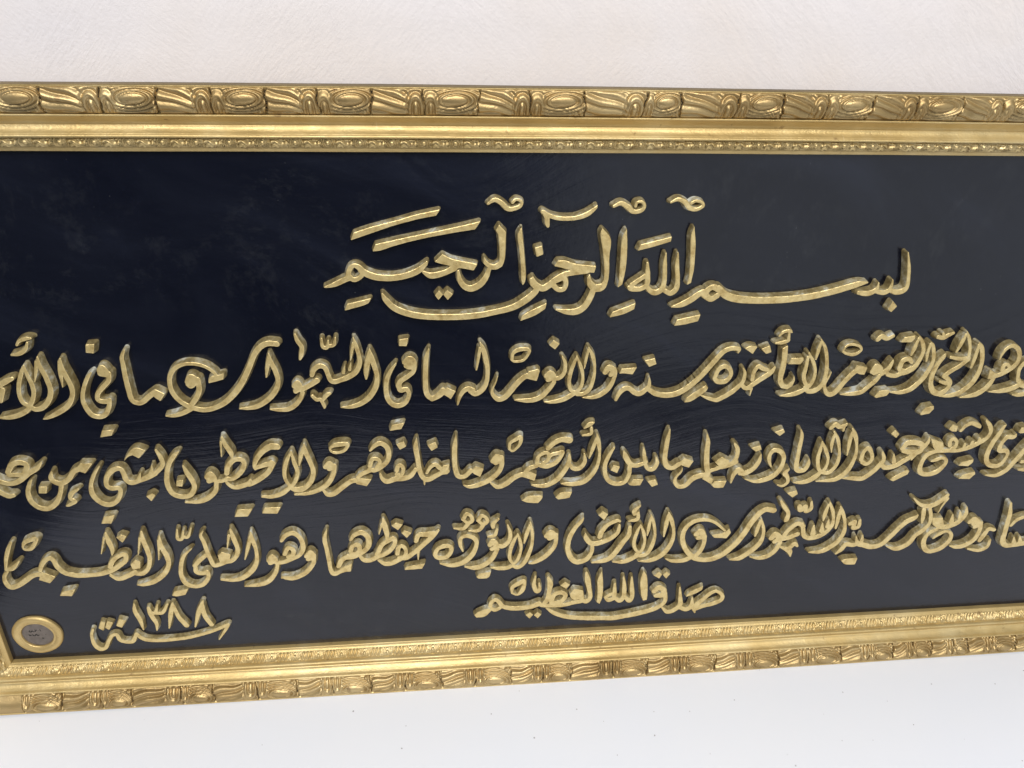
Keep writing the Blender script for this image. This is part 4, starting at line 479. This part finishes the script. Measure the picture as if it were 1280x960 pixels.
('word',1.0,'S 128.52,114.69,1.35 128.3,106.16,3.7 130.59,97.02,4.14 130.69,89.02,3.38 126.55,81.18,4.22 118.79,74.43,4.24 110.35,71.44,3.24 105.78,71.38,1.21|S 127.38,110.66,2.13 124.65,93.73,0.79|S 117.28,119.13,1.72 117.09,111.23,3.67 118.43,102.24,3.71 118.45,94.33,3.35 115.98,86.46,3.38 111.23,81.9,4.2 106.94,82.17,3.79|S 115.14,113.55,2.12 111.41,99.04,0.78|P 104.43,90.38 108.42,94.58 111.64,92.46 110.54,86.57 105.02,85.75|S 106.3,83.37,4.18 100.5,80.25,4.39 93.93,77.76,3.8 89.04,81.43,2.19|S 90.14,88.96,3.74 92.96,94.48,3.72 98.08,98.7,3.71 102.52,99.56,3.71 101.64,94.19,3.73 96.3,89.73,4.14 91.26,86.02,3.76 88.37,84.48,3.76|S 93.25,118.79,2.09 93.84,111.42,4.03 94.77,104.71,3.29 93.68,99.74,1.17|S 91.18,114.86,1.72 86.56,101.05,0.78|S 88.48,85.04,4.15 82.07,83.14,4.16 73.35,82.53,4.15 64.9,83.06,4.34 58.68,85.74,4.31 54.81,91.1,4.09 53.6,96.82,3.67 51.63,99.18,3.66 47.93,97.72,3.66 44.26,92.88,3.29 42.42,88.68,2.72|P 42.98,87.51 51.28,82.42 46.43,76.95 39.5,80.06|S 46.65,81.56,3.93 41.55,85.09,4.1 36.28,84.28,4.1 30.18,80.07,4.31 24.04,75.85,4.13 18.75,75.03,4.13 16.82,80.01,3.32 17.86,85.66,2.72 20.62,88.89,1.74|S 19.9,90.97,1.73 22.11,98.92,2.67 25.57,107.57,3.03 29.39,114.46,1.5|S 20.31,90.95,2.7 24.71,91.81,3.66 30.57,97.86,1.15',[('dot', 'P 99.4,114.74 103,117.17 106.66,115.66 102.88,110.14'), ('vowel_mark', 'S 36,110.27,1.32 38.64,114.27,3.01 44.99,116.64,3.76 46.57,115.68,2.45 41.39,108.64,3.04 37.04,107.79,1.71 36,110.27,1.32'), ('vowel_mark', 'P 50.3,64.76 52.64,68.61 62.26,70.33 58.51,63.97')]),
('word',0.0,'S 532.84,17.71,5.26 538.85,19.98,4.54 546.99,22.09,4.54 553.85,25.63,4.05 553.75,31.2,3.32 548.22,35.26,3.3 543.32,32.95,4.01 538.79,27.98,4.03 534.24,22.97,5 531.6,19.14,4.54|S 529.17,29.55,1.42 529.26,20.91,4.52 525.5,17.55,4.54 521.09,19.2,4.05|S 533.44,13.22,0.96 532.45,16.66,3.11|S 517.3,41.2,1.39 518.79,30.91,3.29 519.61,22.64,4.51 515,17.62,5 509.96,15.96,4.29 505.25,20.57,1.89|S 496.51,38.67,4.64 499.74,41.96,5.32 504.12,39.47,4.87 503.68,34.28,5.37 498.56,33.97,4.43|S 505.79,35.71,3.73 506.5,27.79,3.76 501.98,21.86,4.49 494.03,18.42,4.97 483.9,15.79,5.21 473.71,13.83,5.21 463.47,12.55,4.97 454.12,13.22,4.95 445.02,13.88,4.94 434.7,14.88,4.69 424.35,17.36,4.43 416.02,21.53,3.94 411.81,25.11,2.54 409.52,26.84,0.92',[('dot', 'P 494.33,54.87 498.09,58.65 501.06,55.36 499.19,51.36'), ('dot', 'P 501.75,55.06 504.34,58.35 507.57,55.53 504.84,51'), ('vowel_mark', 'P 523.9,30.45 525.38,34.61 536.66,41.21 536.4,37.13 532.7,34.32')]),
('word',0.0,'P 483.97,51.31 485.57,60.44 488.67,54.82 490.91,39.3 491.25,30.14 488.23,29.42 486.05,35.72|S 476.58,54.57,1.36 477.58,44.04,3.67 478.76,34.91,3.71 476.85,30.2,4.42 473.43,33.96,3.24|S 470,54.98,1.36 471.46,44.44,3.66 471.77,35.38,3.93 469.12,30.72,4.41 465.86,32.91,3.94|S 463.52,48.54,2.05 463.86,38.5,3.91 463.76,33.7,3.93 459.82,32.01,4.17 456.73,35.08,2.3|S 458.46,36.27,3.22 462.33,38.6,3.22',[]),
('word',0.0,'P 449.27,53.51 452.08,62.5 453.99,48.13 454.28,35.25 452.67,28.31 450.18,30.31 450.13,41.99|S 439.75,61.39,2.01 441.25,54.02,4.72 443.07,45.01,3.86 444.51,35.91,3.67 441.74,31.94,4.38 437.59,33.52,3.68|P 427.9,40.63 430.82,45.43 438.16,43.42 439.72,34.93 431.51,33.93 428.83,36.7|S 437.68,32.21,3.91 431.67,31.32,4.37 425.7,29.77,3.91 418.68,28.95,3.68 407.59,29.72,3.89 403.49,31.95,3.42|S 413.42,33.87,4.11 415.12,40.2,4.31 421,42.37,4.53 424.41,38.55,3.87 420.5,32.73,4.35 413.51,31.91,3.89|S 409.83,58.14,2.22 411.58,52.13,4.7 411.13,44.56,3.83 410.29,36.66,4.32 407.5,31.68,3.89|S 403.49,31.95,4.79 396.59,29.18,4.8 388.61,28.43,4.8 380.63,28.99,4.78 374.62,31.35,4.31 371.57,36.08,3.83 368.58,38.2,3.82 365.66,35.84,3.6 364.71,32.04,3.62|S 366.22,29.34,3.86 368.72,27.87,3.64 372.17,29.58,3.63|P 352.1,23.83 354.86,26.5 363.74,30.42 365.46,27.06 360.84,21.9 353.89,21.09',[('dot', 'P 419.66,49.48 423.45,53 427.52,49.69 424.81,45.7'), ('dot', 'P 393.11,20.51 396.53,23.59 399.28,20.56 396.5,16.7'), ('dot', 'P 399.86,20.1 402.64,23.22 405.86,20.19 403.08,16.49'), ('vowel_mark', 'S 399.64,60.15,1.55 398.77,51.7,3.35 401,44.97,3.82 403.42,46.34,2.92 402.85,53.32,1.34'), ('vowel_mark', 'S 381.78,43.7,1.57 382.12,50.01,3.56 387.9,54.03,4.44 391.47,55.56,2.22 390.06,46.96,4.03 386.25,42.13,2.25 381.78,43.7,1.57')]),
('word',0.0,'S 65.18,29.52,2.1 63.29,23.99,2.33 63.42,14.81,3.42 66.51,10.07,4.09 70.81,11.02,3.23 74.46,17.8,2.99 77.71,22.64,3.19 81.4,23,3.41 82.64,17.81,3.43 86.75,15.57,3.65 91.37,15.85,3.66 94.01,20.13,3 95.55,23.45,2.13 97.61,19.86,3.43 102.43,16.28,3.67 111.42,15.21,3.46 121.6,15.45,3.47 131.96,16.59,3.26 142.53,19.01,3.26 153.28,22.69,3.25 161.25,26.56,3.24 163.89,27.52,2.16 160.58,21.76,2.39 154.93,12.89,0.88',[('dot', 'P 69.75,30.81 72.65,37.44 75.53,36.24 72.68,28.08'), ('dot', 'P 74.17,30.48 77.05,37.12 80.96,35.22 76.54,28.04'), ('dot', 'P 82.81,32.34 85.92,38.96 90.64,37.01 86.43,30.2')]),
('numeral',0.0,'S 99.22,52.37,1.24 98.73,45.08,3.54 100.67,36.28,3.58 101.36,26.82,1.06',[]),
('numeral',0.0,'S 108.68,48.06,2.29 109.13,43.11,3.77 110.65,36.56,3.8 111.78,31.72,2.97 110.94,25.47,0.86|S 109.13,43.11,3.14 112.75,43.23,2.93 115.59,50.64,1.46|S 113.53,42.55,3.15 118.08,42.85,3.15 122.78,50.75,1.87',[]),
('numeral',0.0,'S 126.8,51.7,1.87 123.61,40.85,3.58 120.31,27.31,1.07|S 126.84,49.25,2.92 129.03,37.98,3.6 133.24,29.13,4.28',[]),
('numeral',0.0,'S 148.69,52.15,1.88 144.21,41.87,3.6 139.36,27.16,1.29|S 147.68,49.65,2.94 148.16,37.86,4.04 151.55,28.55,3.87',[])
]
TOP_CRACKS = [124.89,154.72,182.95,211.15,239.31,266.58,295.06,323.5,353.2,381.99,412.54,446.75,467.55,500.79,527.37,553.81,581.08,608.19,636.15,661.93]
BOTTOM_CRACKS = [7.48,36.57,65.37,87.68,124.46,148.43,181.72,212.35,239.55,269.5,296.58,325.18,352.75,381.22,407.31,430.32,464.82,493.62,521.31,551.3,577.42,606.53,632.39,661.28,686.14,707.6,724.86,742.21,761.84,775.72,796.28,819.92]
MEDAL = (23.93, 25.15)


def build_lettering():
    for kind, top, spec, kids in LETTERING:
        h = top + rng.uniform(-0.25, 0.25)
        o = relief(kind, spec, plaque, h)
        for kname, kspec in kids:
            relief(kname, kspec, o, h + rng.uniform(-0.5, 0.2))

# ------------------------------------------------------------------ panel and backboard
def build_panel():
    nx, ny = 60, 26
    xs = np.linspace(-6, W + 6, nx); ys = np.linspace(-6, H + 6, ny)
    V, Fc = [], []
    for y in ys:
        for x in xs:
            V.append(loc(x, y, -PANEL + 0.25 * math.sin(x / 97) * math.sin(y / 61 + 1)))
    for j in range(ny - 1):
        for i in range(nx - 1):
            a = j * nx + i; Fc.append((a, a + 1, a + nx + 1, a + nx))
    n = len(V)
    border = [i for i in range(nx)] + [j * nx + nx - 1 for j in range(1, ny)] + [(ny - 1) * nx + i for i in range(nx - 2, -1, -1)] + [j * nx for j in range(ny - 2, 0, -1)]
    for b in border:
        x, y, z = V[b]; V.append((x, 7.0 * MM, z))
    k = len(border)
    for i in range(k):
        Fc.append((border[(i + 1) % k], border[i], n + i, n + (i + 1) % k))
    Fc.append(tuple(n + i for i in range(k)))
    mesh_obj("panel", V, Fc, M_PANEL, plaque, smooth=False)

# ------------------------------------------------------------------ frame
def profile_samples():
    """(distance from sight edge, height above lip plane, ornament q or -1) in three bands"""
    inner = [(0.0, -PANEL - 0.4), (0.0, -0.5), (0.15, -0.1), (0.5, 0.05), (1.2, 0.25), (2.1, 0.75), (2.5, 1.3), (2.8, 1.7)]
    trim = []
    for q in np.linspace(0, 1, 15): trim.append((2.8 + 5.4 * q, 1.7 + 3.7 * q + 0.9 * math.sin(math.pi * q), q))
    mid = [(8.15, 4.5), (8.35, 4.6), (8.4, 6.0), (8.6, 7.2), (8.95, 8.2), (9.5, 8.75), (10.1, 8.6), (10.6, 8.15), (10.75, 7.85)]
    for q in np.linspace(0, 1, 9): mid.append((10.9 + 4.3 * q, 7.8 - 2.9 * math.sin(q * math.pi / 2) ** 0.9))
    mid += [(15.35, 4.55), (15.6, 4.75)]
    for q in np.linspace(0, 1, 9): mid.append((15.8 + 4.4 * q, 5.1 + 4.4 * q ** 1.7))
    mid += [(20.35, 10.3), (20.7, 11.2), (21.2, 11.6), (21.6, 11.3), (21.8, 10.7), (21.9, 9.4), (22.1, 9.2)]
    band = []
    for q in np.linspace(0, 1, 34): band.append((22.0 + 14.3 * q, 10.5 + 5.2 * q + 3.0 * math.sin(math.pi * q ** 0.9), q))
    outer = [(36.3, 15.7), (36.55, 15.9), (37.0, 15.8), (37.3, 15.4), (37.4, 14.8), (37.1, 8), (36.2, -BACK), (30, -BACK), (4, -BACK)]
    return inner, trim, mid, band, outer

def hash01(i, s=0):
    x = math.sin(i * 127.1 + s * 311.7) * 43758.5453
    return x - math.floor(x)

def carve(u, q, cracks, phase, amp=1.1, plain_below=-1e9):
    """height (mm) of the carved border at u mm along the rail, q in 0..1 across it"""
    u = np.asarray(u, float)
    ks = np.clip(np.searchsorted(cracks, u) - 1, 0, len(cracks) - 2)
    c0 = cracks[ks]; c1 = cracks[ks + 1]
    s = np.clip((u - c0) / (c1 - c0), 0, 1)
    oval = ((ks + phase) % 2) == 0
    jit = np.array([hash01(k, 3) for k in range(len(cracks))])[ks]
    env = np.minimum(1, np.minimum(q, 1 - q) / 0.10)
    env = env * env * (3 - 2 * env)
    # oval medallion tile: smooth almond boss wrapped in spiral ridges, a curl at the left
    x = (s - 0.58 - 0.05 * (jit - 0.5)) / 0.23; y = (q - 0.60 - 0.10 * (s - 0.58)) / 0.20
    th = np.arctan2(y, x); r = np.sqrt(x * x + y * y)
    boss = np.where(r < 1, np.sqrt(np.clip(1 - r * r, 0, 1)) * 1.0, 0)
    ph = 2 * math.pi * ((r - 1) / 0.55 + th / (2 * math.pi))
    ridges = (1.6 * np.abs(np.cos(ph / 2 + 0.6)) ** 1.2 - 0.95) * np.clip((r - 0.9) * 4, 0, 1)
    xl = (s - 0.12) / 0.15; yl = np.maximum(q - 0.25, 0) / 0.62
    rl = np.sqrt(xl * xl + yl * yl)
    curl = (1.5 * np.abs(np.cos(math.pi * rl * 1.3)) ** 1.2 - 0.8) * np.clip(1.7 - rl, 0, 1)
    bl = np.clip((0.30 - s) / 0.10, 0, 1) * (q > 0.0)
    h_o = np.where(r < 1, boss, ridges) * (1 - bl) + curl * bl
    # pearls at the lower right
    for (px, pq) in ((0.86, 0.10), (0.93, 0.20), (0.97, 0.09)):
        dd = np.sqrt(((s - px) * 28) ** 2 + ((q - pq) * 15) ** 2)
        h_o = np.where(dd < 1.25, 0.9 * np.sqrt(np.clip(1 - (dd / 1.25) ** 2, 0, 1)), h_o)
    # leaf tile: fronds sweeping right from the left side, ending in upright curls
    fan = np.arctan2(q + 0.10, (1.15 - s) * (1.55 + 0.3 * jit))
    f = (4.0 + 0.7 * jit) * fan + 0.32 * np.sin(5.2 * s + 0.8) * q - 0.16 * np.cos(9 * s + jit * 6) * (1 - q)
    fr = 1.6 * np.abs(np.cos(math.pi * f)) ** 1.2 - 0.85
    xr = (s - 0.84) / 0.17; yr = np.maximum(q - 0.30, 0) / 0.62
    rr = np.sqrt(xr * xr + yr * yr)
    cl = 1.6 * np.abs(np.cos(math.pi * (rr * 1.6 - 0.1))) ** 1.2 - 0.85
    br = np.clip((s - 0.62) / 0.12, 0, 1)
    h_l = fr * (1 - br) + cl * br
    h = np.clip(np.where(oval, h_o, h_l), -0.9, 1.1) * env
    # shrinkage cracks between the pressed pieces
    for i, c in enumerate(cracks):
        if c < u.min() - 3 or c > u.max() + 3: continue
        slope = (hash01(i, 1) - 0.5) * 4.5
        line = c + slope * (q - 0.5) + 0.45 * np.sin(q * 9 + i * 2.1)
        wd = 0.24 + 0.24 * hash01(i, 2)
        h = h - 2.6 * np.exp(-((u - line) / wd) ** 2)
    return np.where(u < plain_below, -0.3, h) * amp

def trimcarve(u, q, off=0.0, bars=False):
    """small egg-and-leaf trim, 18 mm repeat"""
    p = ((u + off) % 18.0)
    jit = 0.25 * np.sin((u + off) * 0.37)
    env = np.minimum(1, np.minimum(q, 1 - q) / 0.12)
    dx = p - 4.0 + jit; y = (q - 0.5) * 5.0
    r = np.sqrt(dx * dx + y * y)
    egg = np.where(r < 1.35, 0.75 * np.sqrt(np.clip(1 - (r / 1.35) ** 2, 0, 1)), 0.42 * np.cos(2 * math.pi * (r - 1.35) / 1.15 + math.pi))
    lx = p - 12.7
    if bars:
        leaf = 0.55 * np.cos(2 * math.pi * (lx * 0.36 + (q - 0.5) * 0.8)) * (1 - 0.4 * q)
    else:
        leaf = 0.62 * np.cos(2 * math.pi * (q * 1.9 + 0.30 * np.sin(lx * 0.75) + lx * 0.04)) + 0.22 * np.cos(lx * 1.4)
    leaf = leaf - 0.5 * np.exp(-((np.abs(lx) - 4.6) / 0.4) ** 2)
    return 1.5 * np.where(np.abs(dx) < 3.7, egg, leaf) * env

def rail(side, cracks, phase, step, plain_below=-1e9):
    """one mitred length of moulding: rail body with its carved border and inner trim as children"""
    inner, trim, mid, band, outer = profile_samples()
    L = W if side in ('top', 'bottom') else H
    n = max(2, int((L + 2 * OUTER) / step))
    def place(d, s, w):
        bow = (0.7 + 0.035 * d) * (1 - ((s - L / 2) / (L / 2)) ** 2) * (1 if L == W else 0.3)
        if side == 'top': return loc(s, H + d - (1.1 + 0.046 * d) * ((s - L / 2) / (L / 2)) ** 2, w)
        if side == 'bottom': return loc(s, -d - (bow - 0.7), w)
        if side == 'left': return loc(-d, s, w)
        return loc(W + d, s, w)
    flip = side in ('bottom', 'right')
    def strip(name, prof, mat, hfun, parent, nn):
        prof = [p if len(p) == 3 else (*p, -1) for p in prof]
        D = np.array(prof); m = len(D)
        T = np.gradient(D[:, :2], axis=0); T /= np.linalg.norm(T, axis=1)[:, None] + 1e-9
        N = np.stack([-T[:, 1], T[:, 0]], 1)
        V = []
        for j in range(m):
            d, w, q = D[j]
            s = np.linspace(-d + 0.3, L + d - 0.3, nn)
            h = hfun(s, q) if hfun is not None else 0.05 * np.sin(s * 0.05 + d)
            dd = d + N[j, 0] * h; ww = w + N[j, 1] * h
            for i in range(nn): V.append(place(dd[i], s[i], ww[i]))
        Fc = []
        for j in range(m - 1):
            for i in range(nn - 1):
                a = j * nn + i
                q4 = (a, a + 1, a + nn + 1, a + nn)
                Fc.append(q4[::-1] if flip else q4)
        midx = None
        if hfun is not None and isinstance(mat, list):
            dep = np.array([hfun(np.linspace(-D[j, 0] + .3, L + D[j, 0] - .3, nn), D[j, 2]) for j in range(m)])
            mid_ = 0.25 * (dep[:-1, :-1] + dep[1:, :-1] + dep[:-1, 1:] + dep[1:, 1:])
            midx = (mid_ < -1.75).astype(int).ravel()
        return mesh_obj(name, V, Fc, mat, parent, midx, True)
    # body: everything, with the ornament beds lowered a little
    bed1 = [(d, w - 1.2) for d, w, q in trim[1:-1:3]]; bed2 = [(d, w - 2.6) for d, w, q in band[1:-1:4]]
    o = strip("frame_rail", inner + bed1 + mid + bed2 + outer[:3], M_FRAME, None, plaque, max(60, n // 12))
    cr_ = np.array(cracks)
    strip("outer_edge", outer[2:], M_EDGE, None, o, max(60, n // 12))
    strip("carved_border", [(band[0][0], band[0][1] - 1.2, 0)] + band + [(band[-1][0], band[-1][1] - 1.2, 1)], [M_CARVE, M_CRACK],
          lambda s, q: carve(s, q, cr_, phase, 1.3 if side == 'bottom' else 1.15, plain_below), o, n)
    strip("inner_trim", [(trim[0][0], trim[0][1] - .6, 0)] + trim + [(trim[-1][0], trim[-1][1] - .6, 1)], M_TRIM,
          lambda s, q: trimcarve(s, q, 5.0 if side == 'top' else 9.0, side == 'bottom'), o, n)
    return o

def extend(c, lo, hi, pitch=28.3):
    c = list(c)
    while c[0] > lo: c.insert(0, c[0] - pitch)
    while c[-1] < hi: c.append(c[-1] + pitch)
    return c

def build_frame():
    top = extend(TOP_CRACKS, -45, W + 45); k = top.index(TOP_CRACKS[0])
    rail('top', top, k + 1, 0.36)          # the piece right of the first crack is a leaf
    bot = extend(BOTTOM_CRACKS, -45, W + 45); k = bot.index(BOTTOM_CRACKS[0])
    rail('bottom', bot, k, 0.36, BOTTOM_CRACKS[0])
    side = extend([10.0], -45, H + 45)
    rail('left', side, 0, 0.8, 10.0)
    rail('right', side, 1, 1.2)

# ------------------------------------------------------------------ seal medallion
def build_medallion():
    cu, cv_ = MEDAL
    prof = [(17.9, -PANEL - 0.3), (17.9, -2.9), (17.6, -2.2), (16.6, -1.5), (15.4, -1.2), (14.2, -1.35), (13.1, -1.9), (12.6, -2.1), (12.1, -1.8), (11.6, -1.9), (11.2, -2.6), (11.15, -3.6)]
    n = 120
    V, Fc = [], []
    for r, w in prof:
        for i in range(n):
            a = 2 * math.pi * i / n
            rr = r * (1 + 0.006 * math.sin(3 * a + 1) + 0.004 * math.sin(7 * a))
            V.append(loc(cu + rr * math.cos(a), cv_ + rr * math.sin(a), w + 0.12 * math.sin(5 * a + r)))
    for j in range(len(prof) - 1):
        for i in range(n):
            Fc.append((j * n + i, j * n + (i + 1) % n, (j + 1) * n + (i + 1) % n, (j + 1) * n + i))
    med = mesh_obj("seal_medallion", V, Fc, M_FRAME, plaque, smooth=True)
    V, Fc = [loc(cu, cv_, -3.0)], []
    for r, w in ((4, -3.0), (9.5, -3.05), (10.6, -3.2), (11.3, -3.6)):
        for i in range(48):
            a = 2 * math.pi * i / 48; V.append(loc(cu + r * math.cos(a), cv_ + r * math.sin(a), w))
    for i in range(48): Fc.append((0, 1 + i, 1 + (i + 1) % 48))
    for j in range(3):
        for i in range(48):
            a = 1 + j * 48
            Fc.append((a + i, a + 48 + i, a + 48 + (i + 1) % 48, a + (i + 1) % 48))
    mesh_obj("seal_plate", V, Fc, M_PEWTER, med, smooth=True)
    # two rows of tiny worn engraved strokes and a dot, as on the plate
    def S(*pts): return 'S ' + ' '.join('%.2f,%.2f,%.2f' % (cu + x, cv_ + y, w * 1.25) for x, y, w in pts)
    rows = [S((-4.6, 4.4, .5), (-5.4, 3.3, .6), (-4.0, 3.0, .7), (-3.2, 3.9, .6)), S((-2.6, 4.2, .4), (-2.3, 3.0, .6), (-1.2, 3.1, .6)),
            S((-0.9, 4.9, .5), (-0.7, 3.2, .6)), S((0.3, 4.9, .5), (0.4, 3.2, .6), (1.4, 3.2, .5), (1.6, 4.3, .4)), S((2.6, 5.0, .4), (2.7, 3.4, .6)),
            S((-6.2, 0.6, .4), (-5.6, -0.4, .6), (-4.6, -0.1, .5)), S((-3.4, 0.6, .5), (-3.2, -0.7, .7), (-1.8, -0.8, .7), (-1.4, 0.4, .5)),
            S((-0.6, 1.0, .4), (-0.4, -0.7, .6), (0.8, -0.6, .7), (1.8, 0.2, .6), (2.4, -0.4, .5)), S((3.6, 0.3, .4), (4.4, -0.4, .7), (5.6, -0.2, .6), (6.0, 0.6, .4)),
            S((2.6, -3.6, .7), (3.4, -3.7, .8))]
    relief("engraving", '|'.join(rows), med, height=-2.93, floor=-3.2, draft=0.05, mats=[M_ENGRAVE, M_ENGRAVE], bevel=0.02)

build_panel()
build_frame()
build_medallion()
build_lettering()
